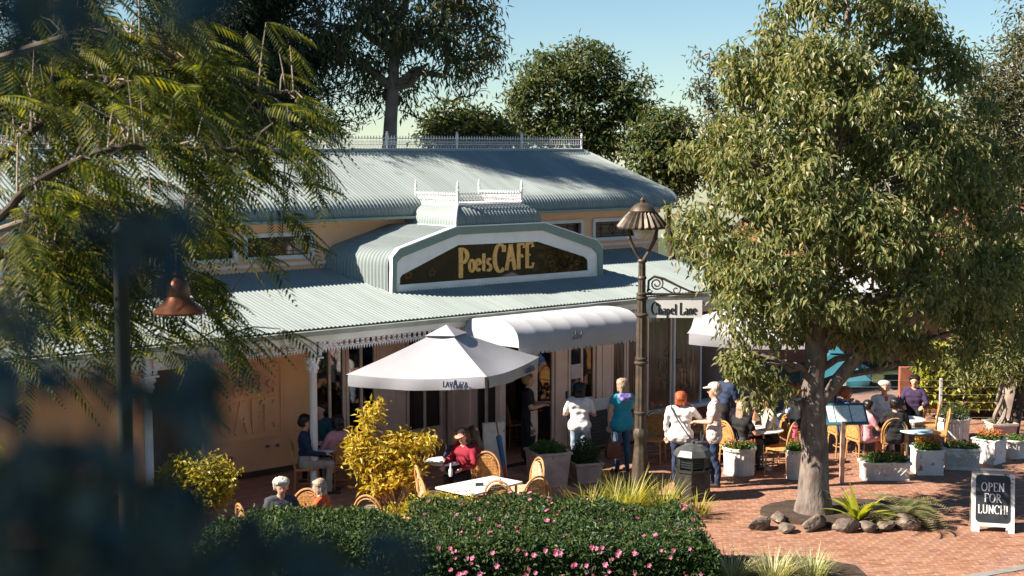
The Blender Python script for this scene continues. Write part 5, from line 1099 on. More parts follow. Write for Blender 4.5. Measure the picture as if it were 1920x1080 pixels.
# ================================================================== boards, bin, fence and odds
M_wornw = mat('worn_white_timber', (.72, .70, .66), .7, .1, 6, wear=(.12, .11, .10), wscale=8, wth=.60); M_slate = mat('chalkboard_black', (.012, .016, .022), .5, .3, 6, c2=(.03, .035, .04)); M_chalk = mat('chalk_white', (.78, .77, .74), .8)
q = gp(1866, 1003); q.y += .12; ab = thing('sandwich_board', 'worn white sandwich board reading OPEN FOR LUNCH', 'sandwich board', q, R(-14))
def tilt(ang, y0): return Matrix.Translation((0, y0, 0)) @ Matrix.Rotation(ang, 4, 'X')
hh = .93; fr_ = tilt(R(-13), 0)
m = MB(); m.M = fr_; m.box(-.31, .31, -.02, .02, .09, hh); m.box(-.31, -.19, -.02, .02, 0, .09); m.box(.19, .31, -.02, .02, 0, .09); m.box(-.19, .19, -.015, .015, hh, hh + .03); m.build('front_panel', M_wornw, ab)
m = MB(); m.M = tilt(R(13), .40); m.box(-.31, .31, -.02, .02, 0, hh); m.build('rear_panel', mat('bare_board_back', (.36, .28, .22), .8), ab)
m = MB(); m.M = fr_; pts = [(.25 * sx - .04 * sx * (1 - math.cos(R(a))), sz * .0) for sx, sz, a in ()]
rc = []
for cx_, cz_, a0 in ((.19, .80, 0), (-.19, .80, 90), (-.19, .21, 180), (.19, .21, 270)):
    for k in range(6): rc.append((cx_ + .06 * math.cos(R(a0 + k * 18)), -.021, cz_ + .06 * math.sin(R(a0 + k * 18))))
m.prism(rc, (0, -.006, 0)); cb_ = m.build('chalkboard', M_slate, ab)
m = MB()
for tx, z, w_ in (('OPEN', .62, .34), ('FOR', .455, .26), ('LUNCH!', .285, .44)):
    m.M = fr_ @ Matrix.Translation((-w_ / 2, -.027, z)); pen(m, tx, .125, .13, .055, .002, .06, width=w_)
m.build('lettering', M_chalk, cb_)
# menu stand
q = gp(1578, 907); mn = thing('menu_stand', 'teal-framed sloping menu board on a timber post', 'menu stand', q, R(6)); zt = CAMH - (803 - 280) * q.y / 2680
m = MB(); m.box(-.035, .035, -.03, .03, 0, zt + .05); m.build('post', mat('timber_post', (.52, .33, .24), .7, .1), mn)
Mx = Matrix.Translation((.1, -.02, zt)) @ Matrix.Rotation(R(-40), 4, 'X'); m = MB(); m.M = Mx; m.box(-.38, .36, 0, .03, 0, .42); bo = m.build('frame', mat('teal_frame', (.04, .15, .20), .4), mn)
Mp = mat('menu_print', (.88, .88, .85), .3, .2, 9, c2=(.50, .64, .68), stretch=(2, 1, 5), spec=.6)
for x0, x1 in ((-.34, -.22), (-.20, .06), (.08, .32)): m = MB(); m.M = Mx; m.box(x0, x1, -.004, -.001, .05, .37); m.build('menu_sheet', Mp, bo)
# litter bin
M_bin = mat('dark_green_bin', (.035, .045, .042), .45, .3, 8); q = gp(1298, 935); bn = thing('litter_bin', 'dark eight-sided litter bin with domed lid beside the lamp post', 'litter bin', q, R(12))
def octr(r, z): return [(r * math.cos(R(22.5 + 45 * i)), r * math.sin(R(22.5 + 45 * i)), z) for i in range(8)]
m = MB(); m.loft([octr(.27, 0), octr(.29, .04), octr(.29, .46), octr(.31, .48), octr(.31, .52)]); m.build('body', mat('bin_brown', (.035, .03, .025), .6, .3, 8), bn)
for i in range(8):
    a = R(45 * i); 
    for z in (.56, .60, .64, .68): m = MB(); m.M = Matrix.Rotation(a, 4, 'Z'); m.box(.245, .262, -.085, .085, z, z + .022); m.build('louvre', M_bin, bn)
    m = MB(); m.M = Matrix.Rotation(a + R(22.5), 4, 'Z'); m.box(.255, .29, -.018, .018, .52, .73); m.build('corner_post', M_bin, bn)
m = MB(); m.loft([octr(.22, .53), octr(.22, .73)]); m.build('liner', M_bin, bn)
m = MB(); m.loft([octr(.33, .73), octr(.335, .75), octr(.27, .84), octr(.16, .90), octr(.05, .925), octr(.035, .93), octr(.035, .97), octr(.01, .98)]); m.build('lid', mat('bin_lid_grey', (.07, .075, .075), .35, .2, 8), bn)
# chalkboard and notice at the door
q = W(wa(1128, 2.25), 2.25, .02); ck = thing('chalkboard_easel', 'black chalkboard with white header leaning by the entry door', 'chalkboard', q, TH)
m = MB(); m.M = tilt(R(-8), 0); m.box(-.27, .27, -.015, .015, .05, .72); ckb = m.build('board', M_slate, ck); m = MB(); m.M = tilt(R(-8), 0); m.box(-.27, .27, -.016, .014, .725, .95); m.build('header', M_chalk, ck)
for sx in (-1, 1): m = MB(); m.tube([(sx * .24, .02, .9), (sx * .27, .28, 0)], .013, 5); m.build('leg', M_wornw, ck); m = MB(); m.M = tilt(R(-8), 0); m.box(sx * .285 - .015, sx * .285 + .015, -.02, .015, 0, .95); m.build('frame_side', M_wornw, ck)
m = MB(); rng = np.random.default_rng(5)
for i in range(8):
    x0 = -.22 + rng.uniform(0, .05); z = .64 - i * .065
    m.M = tilt(R(-8), 0); m.tube([(x0 + j * .03, -.017, z + rng.normal() * .006) for j in range(int(rng.integers(7, 14)))], .004, 3)
m.build('chalk_writing', mat('faint_chalk', (.20, .20, .20), .9), ckb)
q = gp(932, 905); wb = thing('white_easel', 'plain white folding board behind the leaning umbrella', 'board', q, R(25))
m = MB(); m.M = tilt(R(-10), 0); m.box(-.2, .2, -.012, .012, 0, 1.05); m.build('front_panel', M_wornw, wb); m = MB(); m.M = tilt(R(10), .3); m.box(-.2, .2, -.012, .012, 0, 1.05); m.build('rear_panel', M_wornw, wb)
q = gp(951, 918); bk = MB(); bk.lathe([(.075, 0), (.09, .2), (.094, .2), (.085, .19)], (0, 0, 0), 16); small('umbrella_bucket', 'small silver bucket holding the furled umbrella', 'bucket', bk, M_tleg, q)
fu = thing('furled_umbrella', 'furled blue and red umbrella leaning in the silver bucket', 'umbrella', q + Vector((0, 0, .06))); d = Vector((-.17, .05, 1.0)).normalized()
m = MB(); m.tube([tuple(d * .06), tuple(d * .12), tuple(d * .35)], [.02, .028, .034], 10); m.build('red_cloth', mat('red_nylon', (.50, .05, .03), .5), fu, True)
m = MB(); m.tube([tuple(d * .35), tuple(d * .6), tuple(d * .86), tuple(d * .88)], [.036, .045, .05, .02], 10); m.build('blue_cloth', mat('blue_nylon', (.03, .16, .33), .5), fu, True)
m = MB(); m.tube([(0, 0, 0), tuple(d * .88), tuple(d * 1.12)], [.006, .012, .016], 8); m.build('handle', mat('wood_handle', (.30, .10, .05), .5), fu, True)
# wire fence
q0 = gp(1762, 800); wf = thing('wire_fence', 'white posts and thin wires in front of the vine hedge', 'fence', q0)
pos = [-2.0, -.55, 0, 1.6, 3.2]
M_fp = mat('fence_post_white', (.66, .62, .58), .6)
for x in pos: m = MB(); m.box(x - .025, x + .025, -.025, .025, 0, 1.02); m.build('post', M_fp, wf)
for z in (.2, .36, .52, .68, .84, .98): m = MB(); m.tube([(pos[0], -.03, z), (pos[-1], -.03, z)], .003, 4); m.build('wire', mat('grey_wire', (.30, .28, .26), .5), wf)
# ---- neighbouring salmon house seen through the street tree
M_salmon = mat('salmon_brick', (.55, .17, .11), .85, .15, 3, c2=(.42, .12, .08)); M_terra = mat('terracotta_roof', (.38, .13, .08), .8, .2, 4)
hs_ = Vector((12.0, 39.0, 0)); ho = thing('salmon_house', 'salmon walled house with brown tiled roof glimpsed behind the street tree', 'house', hs_, R(6))
m = MB(); m.box(-4.8, 9, 0, 7, -.1, 3.0); m.build('wall', M_salmon, ho); m = MB(); m.add([(-5.3, -.7, 2.9), (9.5, -.7, 2.9), (9.5, 7.7, 2.9), (-5.3, 7.7, 2.9), (-3, 3.5, 4.3), (6.5, 3.5, 4.3)], [(0, 1, 5, 4), (1, 2, 5), (2, 3, 4, 5), (3, 0, 4), (0, 3, 2, 1)]); m.build('roof', M_terra, ho)
for x in (-3.9, -2, .5, 3, 5.5, 8):
    m = MB(); m.box(x - .45, x + .45, -.05, .02, 1.0, 2.4); wo = m.build('window', M_white, ho); m = MB(); m.box(x - .37, x + .37, -.06, -.045, 1.08, 2.32); m.build('pane', M_stain, wo); m = MB(); m.box(x - .02, x + .02, -.07, -.061, 1.08, 2.32); m.build('glazing_bar', M_white, wo)
tag(MB().box(8.5, 16, 30.8, 30.95, 0, 1.0).build('garden_wall', M_terra), 'low brown garden wall behind the vine hedge', 'wall')
# ================================================================== people
SKIN = {'fair': mat('skin_fair', (.62, .34, .24), .5, .06, 9), 'tan': mat('skin_tan', (.48, .24, .15), .5, .06, 9)}
def cloth(n_, c, v=.12, s_=9, **k): return mat('cloth_' + n_, c, .85, v, s_, bump=.25, bscale=26, **k)
HAIRM = {'blond': mat('hair_blond', (.50, .29, .12), .5, .3, 30, stretch=(6, 6, 1)), 'dark': mat('hair_dark', (.022, .014, .011), .4, .3, 30), 'brown': mat('hair_brown', (.10, .05, .03), .45, .3, 30), 'red': mat('hair_red', (.42, .10, .03), .45, .3, 30), 'grey': mat('hair_grey', (.56, .50, .44), .5, .2, 30), 'ash': mat('hair_ash', (.38, .27, .19), .5, .2, 30)}
M_eye = mat('eye_dark', (.02, .015, .012), .2); M_lip = mat('lip', (.42, .13, .10), .5)
def capsule(mb, p, r0, q, r1, n=10):
    p, q = Vector(p), Vector(q); d = q - p; L = d.length; t = d / L if L > 1e-6 else Vector((0, 0, 1)); pts = []; rad = []
    for a in (80, 50, 25): pts.append(p - t * r0 * math.sin(R(a))); rad.append(r0 * math.cos(R(a)))
    pts += [p, q]; rad += [r0, r1]
    for a in (25, 50, 80): pts.append(q + t * r1 * math.sin(R(a))); rad.append(r1 * math.cos(R(a)))
    mb.tube([tuple(x) for x in pts], rad, n)
def remesh(mb, vox, smooth=4):
    me = mb.mesh('raw', []) if False else None
    me = bpy.data.meshes.new('raw'); me.from_pydata(mb.v, [], mb.f); o = bpy.data.objects.new('raw', me); col.objects.link(o)
    m = o.modifiers.new('r', 'REMESH'); m.mode = 'VOXEL'; m.voxel_size = vox; m.use_smooth_shade = True
    s_ = o.modifiers.new('s', 'SMOOTH'); s_.factor = .5; s_.iterations = smooth
    dg = bpy.context.evaluated_depsgraph_get(); out_ = bpy.data.meshes.new_from_object(o.evaluated_get(dg)); bpy.data.objects.remove(o); bpy.data.meshes.remove(me); return out_
def person(label, loc, face, height=1.66, sit=False, top=None, bottom=None, shoe=None, skin='fair', hair='dark', style='short', arms=((.22, -.05, -.28, .24, -.1, -.5), None), sleeve=.45, lean=0., turn=0., nod=0., hat=None, long_top=0., group='people at the cafe', skirt=False, wide=1., stride=0., vox=.0145, seat=.47):
    """one continuous body; local -Y is the way the person faces. face: heading, degrees (0 away from camera, 90 right, 180 to camera).
    arms: per side elbow and wrist as offsets from the shoulder (outwards, front is -y, up)"""
    k = height / 1.70; t = thing('person', label, 'person', loc, R(180 - face), group); caps = []; S_ = SKIN[skin]
    mats = [S_, top, bottom, shoe or MATS.get('cloth_shoe') or cloth('shoe', (.05, .04, .035))]
    def C(p, r0, q, r1, tg): caps.append((tuple(Vector(p) * k), r0 * k, tuple(Vector(q) * k), r1 * k, tg))
    w_ = wide; dz = (seat / k + .06 - .92) if sit else 0.; hz = .92 + dz
    ml = lean                                              # forward lean of the trunk
    def T(x, y, z):                                        # trunk point, z as for standing
        u = (z - .92); return (x * w_, y - math.sin(ml) * u, hz + math.cos(ml) * u)
    tb_ = 2 if not skirt else 2
    C(T(-.075, .0, .93), .118, T(.075, .0, .93), .118, 2); C(T(-.07, .0, 1.0), .112, T(.07, .0, 1.0), .112, 1 if long_top else 2)
    C(T(-.06, 0, 1.08), .105, T(.06, 0, 1.08), .105, 1); C(T(-.075, -.01, 1.2), .112, T(.075, -.01, 1.2), .112, 1); C(T(-.09, -.0, 1.30), .112, T(.09, 0, 1.30), .112, 1); C(T(-.13, .01, 1.385), .07, T(.13, .01, 1.385), .07, 1)
    if long_top: C(T(-.09, 0, .93), .128, T(.09, 0, .93), .128, 1); C(T(-.09, 0, .93 - long_top), .13, T(.09, 0, .93 - long_top), .13, 1)
    C(T(0, .005, 1.40), .056, T(0, -.012, 1.50), .05, 0)
    hc = Vector(T(0, -.02, 1.585)); fw = Vector((math.sin(turn), -math.cos(turn), 0)); sd = Vector((math.cos(turn), math.sin(turn), 0)); up = Vector((0, 0, 1)) - fw * math.tan(-nod) * .0
    fw = (fw - Vector((0, 0, math.sin(nod)))).normalized(); up = sd.cross(fw) * -1; up = up if up.z > 0 else -up
    def Hd(x, f, u): return tuple(hc + sd * x + fw * f + up * u)
    C(Hd(-.012, -.02, .03), .088, Hd(.012, -.02, .03), .088, 0); C(Hd(0, .01, .02), .082, Hd(0, .02, -.055), .060, 0); C(Hd(0, .03, -.085), .036, Hd(0, .042, -.09), .03, 0)
    C(Hd(0, .085, .005), .012, Hd(0, .100, -.022), .015, 0)
    for s_ in (-1, 1): C(Hd(s_ * .083, -.01, .0), .018, Hd(s_ * .086, -.018, .02), .02, 0)
    for s_ in (-1, 1):
        if sit: hip, kn, an = (s_ * .088 * w_, -.02, hz - .02), (s_ * .11, -.43, hz + .0), (s_ * .11, -.40, .085)
        else: hip, kn, an = (s_ * .088 * w_, 0, .90), (s_ * .095, -.02 + stride * s_ * .5, .49), (s_ * .10, .015 + stride * s_, .085)
        if skirt: C(hip, .13, (kn[0] * .8, kn[1], kn[2]), .12, 2); C((kn[0] * .8, kn[1], kn[2]), .12, (an[0] * .8, an[1], an[2] + .12), .115, 2)
        else: C(hip, .092, kn, .062, 2)
        C(kn, .060, (an[0], an[1] + .012, an[2] + .22), .052, 2); C((an[0], an[1] + .012, an[2] + .22), .052, an, .04, 2)
        C((an[0], an[1] + .02, .04), .038, (an[0] + s_ * .02, an[1] - .15, .032), .034, 3)
    A = arms if arms[1] is not None else (arms[0], arms[0])
    for s_, a in zip((-1, 1), A):
        sh_ = Vector(T(s_ * .175, .01, 1.375)); el = sh_ + Vector((s_ * (a[0] - .17) if False else s_ * a[0], a[1], a[2])); wr = sh_ + Vector((s_ * a[3], a[4], a[5]))
        # keep the bones at life size
        el = sh_ + (el - sh_).normalized() * .285; wr = el + (wr - el).normalized() * .25
        ms = sh_.lerp(el, min(1, sleeve / .5)) if sleeve < .5 else el
        C(sh_, .062, ms, .055 if sleeve < .5 else .05, 1)
        if sleeve < .5: C(ms, .046, el, .042, 0)
        C(el, .042 if sleeve <= .5 else .048, el.lerp(wr, .45), .043, 0 if sleeve <= .5 else 1); C(el.lerp(wr, .45), .041, wr, .028, 0 if sleeve <= .5 else 1)
        d = (wr - el).normalized(); sx = d.cross(Vector((0, 0, 1))); sx = sx.normalized() if sx.length > .05 else Vector((1, 0, 0)); nn = sx.cross(d).normalized(); pc = wr + d * .05
        C(wr + d * .01, .026, pc + sx * .018, .024, 0); C(wr + d * .01, .026, pc - sx * .018, .024, 0)
        for i, (o_, l) in enumerate(((-.033, .055), (-.011, .07), (.011, .066), (.033, .052))):
            p0 = pc + sx * o_ + d * .015; p1 = p0 + d * l * .6 - nn * .012; C(p0, .0105, p1, .0098, 0); C(p1, .0098, p1 + (d * .4 - nn * .7).normalized() * l * .5, .0085, 0)
        p0 = wr + d * .025 - sx * s_ * .026; C(p0, .0125, p0 - sx * s_ * .03 + d * .03 - nn * .01, .011, 0); C(p0 - sx * s_ * .03 + d * .03 - nn * .01, .011, p0 - sx * s_ * .028 + d * .055 - nn * .02, .0095, 0)
    mb = MB()
    for p, r0, q, r1, tg in caps: capsule(mb, p, r0, q, r1, 10)
    me = remesh(mb, vox * k)
    for m in mats: me.materials.append(m)
    n = len(me.polygons); ctr = np.zeros(n * 3, np.float32); me.polygons.foreach_get('center', ctr); ctr = ctr.reshape(-1, 3); best = np.full(n, 9.); tg_ = np.zeros(n, np.int32)
    for p, r0, q, r1, tg in caps:
        a_, b_ = np.array(p), np.array(q); ab_ = b_ - a_; L2 = max(1e-9, ab_ @ ab_); u = np.clip(((ctr - a_) @ ab_) / L2, 0, 1); dd = np.linalg.norm(ctr - (a_ + u[:, None] * ab_), axis=1) - (r0 + (r1 - r0) * u)
        m_ = dd < best; best[m_] = dd[m_]; tg_[m_] = tg
    nv_ = len(me.vertices); co_ = np.zeros(nv_ * 3, np.float32); me.vertices.foreach_get('co', co_); co_ = co_.reshape(-1, 3); no_ = np.zeros(nv_ * 3, np.float32); me.vertices.foreach_get('normal', no_); no_ = no_.reshape(-1, 3)
    vt = np.zeros(nv_); li = np.zeros(len(me.loops), np.int32); me.loops.foreach_get('vertex_index', li); lt = np.zeros(n, np.int32); me.polygons.foreach_get('loop_total', lt); vt[li] = np.repeat(((tg_ == 1) | (tg_ == 2)).astype(float), lt)
    s0 = (hash(label) % 97) * .1 if False else (sum(map(ord, label)) % 97) * .1        # creases in the cloth
    fold = np.sin(co_[:, 2] * 34 + co_[:, 0] * 26 + 3 * np.sin(co_[:, 1] * 18 + s0) + s0) * np.sin(co_[:, 0] * 17 - co_[:, 2] * 11 + co_[:, 1] * 23 + s0 * 2)
    co_ += no_ * (vt * (fold * .0065 + .004))[:, None]; me.vertices.foreach_set('co', co_.ravel().astype(np.float32))
    me.polygons.foreach_set('material_index', tg_); me.polygons.foreach_set('use_smooth', np.ones(n, bool)); me.update()
    body = link('body', me, t)
    # face
    m = MB()
    for s_ in (-1, 1): m.ball(tuple(Vector(Hd(s_ * .031, .079, .012)) * k), .0095 * k, 8)
    m.build('eyes', M_eye, t, True)
    m = MB(); m.tube([tuple(Vector(Hd(x, .083 - abs(x) * .3, -.048)) * k) for x in (-.024, 0, .024)], .006 * k, 5); m.build('mouth', M_lip, t, True)
    # hair
    if style:
        h = MB(); HM = HAIRM[hair]
        def Hc(p, r0, q, r1): capsule(h, Vector(p) * k, r0 * k, Vector(q) * k, r1 * k, 10)
        Hc(Hd(-.024, -.03, .056), .091, Hd(.024, -.03, .056), .091); Hc(Hd(-.022, -.055, .01), .082, Hd(.022, -.055, .01), .082); Hc(Hd(-.045, .036, .078), .042, Hd(.045, .036, .078), .042)
        for s_ in (-1, 1): Hc(Hd(s_ * .076, -.01, .05), .032, Hd(s_ * .074, -.045, -.035), .032)
        if style in ('long', 'bob'):
            l = -.24 if style == 'long' else -.10
            for x in (-.055, -.02, .02, .055): Hc(Hd(x, -.075, 0), .045, Hd(x * 1.15, -.095, l), .032)
            for s_ in (-1, 1): Hc(Hd(s_ * .08, -.01, .02), .028, Hd(s_ * .085, -.03, l * .8), .024)
        if style == 'bun': Hc(Hd(0, -.115, .07), .042, Hd(0, -.125, .075), .04)
        if style == 'pony': Hc(Hd(0, -.12, .04), .03, Hd(0, -.15, -.16), .022)
        if style == 'full': Hc(Hd(-.05, -.02, .07), .072, Hd(.05, -.02, .07), .072); Hc(Hd(-.06, -.05, .0), .05, Hd(.06, -.05, 0.), .05)
        hm = remesh(h, .012, 2); nv_ = len(hm.vertices); co_ = np.zeros(nv_ * 3, np.float32); hm.vertices.foreach_get('co', co_); co_ = co_.reshape(-1, 3); ctr_ = co_.mean(0); an = np.arctan2(co_[:, 0] - ctr_[0], co_[:, 1] - ctr_[1]); co_ += (co_ - ctr_) * (.05 * np.sin(an * 23 + co_[:, 2] * 40) + .03 * np.sin(an * 41))[:, None]; hm.vertices.foreach_set('co', co_.ravel()); hm.materials.append(HM); hm.polygons.foreach_set('use_smooth', [True] * len(hm.polygons)); link('hair', hm, t)
    if hat:
        c = MB(); rings = []
        cr = (.10, .118)
        for i in range(7):
            e = R(90 * i / 6); rr_ = math.cos(e); rings.append([tuple(Vector(Hd(cr[0] * rr_ * math.cos(R(a)), -.015 + cr[1] * rr_ * math.sin(R(a)), .055 + .092 * math.sin(e))) * k) for a in range(0, 360, 20)])
        c.loft(rings[:-1]); co = c.build('cap', hat, t, True)
        b_ = MB(); pts = [(.085 * math.cos(R(a)), .06 + .115 * math.sin(R(a))) for a in range(0, 181, 15)]; up_ = [tuple(Vector(Hd(x, y, .062 - .15 * max(0, y - .07))) * k) for x, y in pts]; dn = [tuple(Vector(p) - Vector((0, 0, .008))) for p in up_]
        b_.loft([up_, dn]); b_.build('brim', hat, co)
    return t
c_black = cloth('black', (.012, .012, .014)); c_navy = cloth('navy', (.02, .035, .08)); c_jean = cloth('jeans', (.05, .12, .22), .25, 14); c_ljean = cloth('light_jeans', (.33, .42, .50), .2, 12); c_white = cloth('white', (.72, .69, .68), .06); c_vest = cloth('turquoise', (.02, .30, .42)); c_red = cloth('red', (.26, .012, .03)); c_pink = cloth('pink', (.62, .30, .33)); c_orange = cloth('orange', (.70, .10, .03)); c_beige = cloth('beige', (.46, .41, .34)); c_lblue = cloth('pale_blue', (.38, .52, .68)); c_blue = cloth('blue', (.05, .11, .26)); c_dgrey = cloth('dark_grey', (.05, .055, .065)); c_dsk = cloth('dark_skirt', (.015, .013, .016)); c_dteal = cloth('dark_teal', (.02, .09, .11)); c_purp = cloth('purple', (.045, .025, .07))
c_flor = cloth('floral', (.72, .58, .52), .1, 12, wear=(.10, .12, .20), wscale=17, wth=.56)
hat_cr = cloth('cream_cap', (.66, .54, .44)); hat_pk = cloth('pink_cap', (.60, .30, .24)); hat_bk = cloth('black_cap', (.02, .02, .025))
DOWN = (.06, .0, -.28, .05, -.06, -.54); FOLD = (.10, -.05, -.26, -.08, -.28, -.20); FACEH = (.12, -.16, -.18, -.06, -.20, .10); TABLE = (.10, -.12, -.25, .0, -.38, -.28); HOLD = (.06, -.08, -.27, -.02, -.32, -.22)
G1 = 'people standing by the entry'
wt = person('waitress in black with patterned apron standing at the cafe doorway', gp(990, 870), 95, 1.66, top=c_black, bottom=c_dsk, skirt=True, hair='blond', style='bun', arms=(HOLD, HOLD), sleeve=.34, group=G1)
m = MB(); V = []
for j in range(9):
    a = R(-70 + 140 * j / 8)
    for z in (1.02, .86, .70, .56): V.append((.205 * math.sin(a), -.005 - (.165 + (.0 if z > .95 else .01)) * math.cos(a), z))
m.add(V, [(j * 4 + i, j * 4 + 4 + i, j * 4 + 5 + i, j * 4 + 1 + i) for j in range(8) for i in range(3)]); m.build('apron', mat('patterned_apron', (.62, .52, .43), .85, .1, 3, wear=(.16, .12, .10), wscale=3.2, wth=.54), wt, True)
person('woman in white tee shirt and pale jeans seen from behind at the entry', gp(1086, 888), 5, 1.62, top=c_white, bottom=c_ljean, hair='dark', style='bob', arms=(FOLD, FOLD), sleeve=.36, long_top=.02, group=G1)
vw = person('woman in turquoise padded vest and jeans beside the lamp post', gp(1166, 886), 335, 1.68, top=c_vest, bottom=c_jean, hair='ash', style='bob', arms=((.08, -.02, -.28, .09, -.08, -.53), (.06, -.03, -.28, .03, -.10, -.50)), sleeve=.12, long_top=.04, wide=1.08, group=G1)
h = MB(); capsule(h, (-.09, .09, 1.40), .06, (.09, .09, 1.40), .06); capsule(h, (-.06, .13, 1.36), .06, (.06, .13, 1.36), .06); hm = remesh(h, .014, 3); hm.materials.append(mat('purple_hood_lining', (.06, .05, .28), .8, .3, 18, c2=(.35, .30, .55))); link('hood', hm, vw)
b_ = MB(); b_.loft([[(x * s_, y * s_ * .5, z) for x, y in ((-.14, -.1), (.14, -.1), (.14, .1), (-.14, .1))] for s_, z in ((.85, 0), (1.0, .05), (1.0, .2), (.7, .3))]); b_.tube([(-.08, 0, .28), (-.05, 0, .45), (.05, 0, .45), (.08, 0, .28)], .01, 6); small('handbag', 'brown leather handbag hanging from the hand of the woman in turquoise', 'handbag', b_, mat('brown_leather', (.16, .05, .03), .5, .2), gp(1149, 893) + Vector((0, 0, .32)), False, (0, 0, .4))
ow_ = person('red-haired woman in white blouse with hand raised to her face', gp(1275, 905), 15, 1.58, top=c_white, bottom=c_navy, hair='red', style='bob', arms=(FACEH, DOWN), sleeve=.8, long_top=.06, wide=1.22, group=G1)
m = MB(); m.tube([(.15, .10, 1.32), (.02, .17, 1.12), (-.12, .17, .92), (-.2, .12, .80)], .012, 5); m.tube([(.15, .10, 1.32), (.16, 0, 1.36), (.10, -.10, 1.28)], .012, 5); m.box(-.30, -.12, .04, .13, .62, .80); small('shoulder_bag', 'dark shoulder bag worn crosswise by the red-haired woman', 'bag', m, mat('dark_leather', (.05, .04, .045), .5), gp(1275, 905), False, (0, 0, R(165)))
cm = person('man in cream cap and floral shirt standing beside the round pot', gp(1338, 912), 280, 1.78, top=c_flor, bottom=c_navy, hair='grey', style='short', arms=((.08, -.02, -.28, .06, -.22, -.34), (.10, -.06, -.26, .0, -.28, -.28)), sleeve=.30, long_top=.08, hat=hat_cr, stride=.05, group=G1)
m = MB(); m.tube([(0, 0, .95), (.02, 0, .6), (-.06, 0, .1)], [.012, .014, .012], 6); m.tube([(.06, .03, .9), (.0, .02, .5), (.1, 0, .0)], [.012, .014, .012], 6); m.box(-.08, .1, -.06, .06, .42, .78); small('folded_stroller', 'dark folded bag and straps held before the capped man', 'bag', m, c_dgrey, gp(1313, 912), False, (0, 0, .2))
G2 = 'people seated and serving on the terrace'
person('waiter in navy polo shirt bending by the tree leaves', W(wa(1352, 4.4, 800), 4.4), 60, 1.72, top=c_navy, bottom=c_black, hair='dark', arms=(HOLD, DOWN), sleeve=.34, lean=.25, group=G2)
person('long-haired woman in black seated with her back turned at the round table', gp(1385, 886), 55, 1.62, True, c_black, c_dgrey, hair='ash', style='long', arms=(TABLE, TABLE), sleeve=.3, lean=.12, group=G2)
person('dark-haired man in beige tee eating at the round table', gp(1446, 876), 262, 1.74, True, c_beige, c_black, hair='dark', style='short', skin='tan', arms=(FACEH, TABLE), sleeve=.36, lean=.15, group=G2)
person('person in pale blue shirt seated behind the man eating', gp(1488, 848), 300, 1.70, True, c_lblue, c_navy, hair='red', style='bob', arms=(TABLE, TABLE), sleeve=.8, group=G2)
person('man in blue tee shirt drinking at the far table', gp(1578, 858), 78, 1.74, True, c_blue, c_jean, hair='red', style='short', skin='tan', arms=(FACEH, FACEH), sleeve=.36, lean=.08, group=G2)
person('child with short dark hair in pink at the far table', gp(1620, 872), 72, 1.45, True, c_pink, c_pink, hair='dark', style='short', arms=(TABLE, TABLE), sleeve=.3, lean=.1, group=G2)
person('white-haired woman in white facing the camera at the far table', gp(1655, 842), 185, 1.70, True, c_white, c_white, hair='grey', style='full', arms=(TABLE, HOLD), sleeve=.7, group=G2)
person('dark-haired person in black seated back to camera at the far table', gp(1676, 876), 8, 1.60, True, c_black, c_black, hair='dark', style='bun', arms=(TABLE, TABLE), sleeve=.8, group=G2)
person('person in dark purple seated behind the white-haired woman', gp(1712, 822), 200, 1.6, True, c_purp, c_black, hair='dark', arms=(TABLE, TABLE), sleeve=.8, group=G2)
chair('rattan chair of the person in dark purple', 1712, 820, 200, 0, 'chairs at the far table')
c = MB(); c.lathe([(.028, 0), (.036, .09), (.033, .09)], (0, 0, 0), 12); small('orange_cup', 'orange cup held by the white-haired woman', 'cup', c, c_orange, at(1662, 752, 26.6))
G3 = 'people on the verandah and by the hedge'
gw_ = person('grey-haired woman in dark jacket seated behind the hedge', Vector((-3.18, 19.15, 0)), 160, 1.62, True, c_dgrey, c_dgrey, hair='grey', style='full', arms=(TABLE, TABLE), sleeve=.8, lean=.1, nod=.15, group=G3)
m = MB()
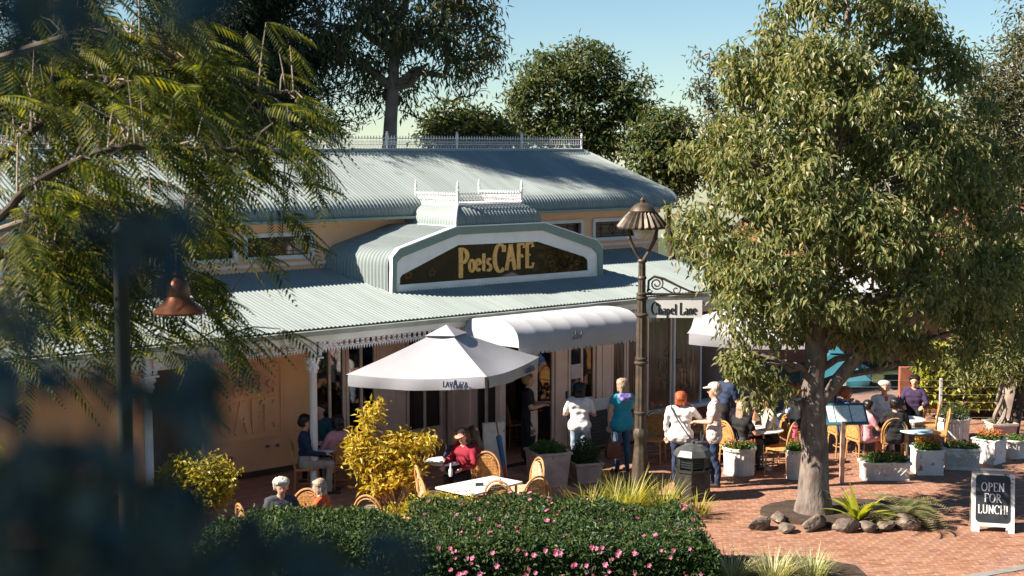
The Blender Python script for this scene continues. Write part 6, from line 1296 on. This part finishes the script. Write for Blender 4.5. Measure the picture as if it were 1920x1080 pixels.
for s_ in (-1, 1): m.tube([(s_ * .034 + .024 * math.cos(R(a)), -.215, .985 + .02 * math.sin(R(a))) for a in range(0, 361, 45)], .004, 4)
m.tube([(-.012, -.217, .988), (.012, -.217, .988)], .004, 4); gl_ = m.build('glasses', M_eye, gw_)
person('child in orange red top seated behind the hedge', Vector((-2.6, 19.25, 0)), 285, 1.5, True, c_orange, c_dgrey, hair='ash', style='bob', arms=(TABLE, TABLE), sleeve=.8, lean=.1, group=G3)
person('dark-haired man in navy seated behind the verandah column', gp(573, 926), 85, 1.74, True, c_navy, c_beige, hair='dark', arms=(TABLE, TABLE), sleeve=.8, group=G3)
person('man in dark teal seated farther inside the verandah', gp(603, 895), 200, 1.74, True, c_dteal, c_black, hair='dark', arms=(TABLE, TABLE), sleeve=.8, group=G3)
person('dark-haired woman in pink seated back turned on the verandah', gp(638, 920), 320, 1.62, True, c_pink, c_black, hair='dark', style='bob', arms=(TABLE, TABLE), sleeve=.5, lean=.1, group=G3)
person('blond child in navy at the table of pink caps', gp(862, 945), 340, 1.45, True, c_navy, c_jean, hair='blond', style='long', arms=(TABLE, TABLE), sleeve=.3, lean=.15, group=G3)
person('woman in red with pink cap, nearer the golden shrub', gp(876, 948), 215, 1.62, True, c_red, c_black, hair='brown', style='bob', hat=hat_pk, arms=(TABLE, TABLE), sleeve=.8, lean=.15, nod=.25, group=G3)
person('woman in dark red with pink cap, nearer the white folding board', gp(897, 945), 285, 1.60, True, c_red, c_black, hair='brown', style='long', hat=hat_pk, arms=(TABLE, TABLE), sleeve=.8, lean=.15, nod=.2, group=G3)
person('person with dark cap sitting inside behind the clear blind, taller one', W(wa(1252, .7), .7, .02), 150, 1.7, True, c_dteal, c_black, hair='dark', hat=hat_bk, arms=(TABLE, TABLE), sleeve=.8, group=G3, seat=.62)
person('person inside behind the clear blind, bending lower', W(wa(1275, 1.0), 1.0, .02), 200, 1.6, True, c_dteal, c_black, hair='dark', arms=(TABLE, TABLE), sleeve=.8, lean=.3, group=G3)
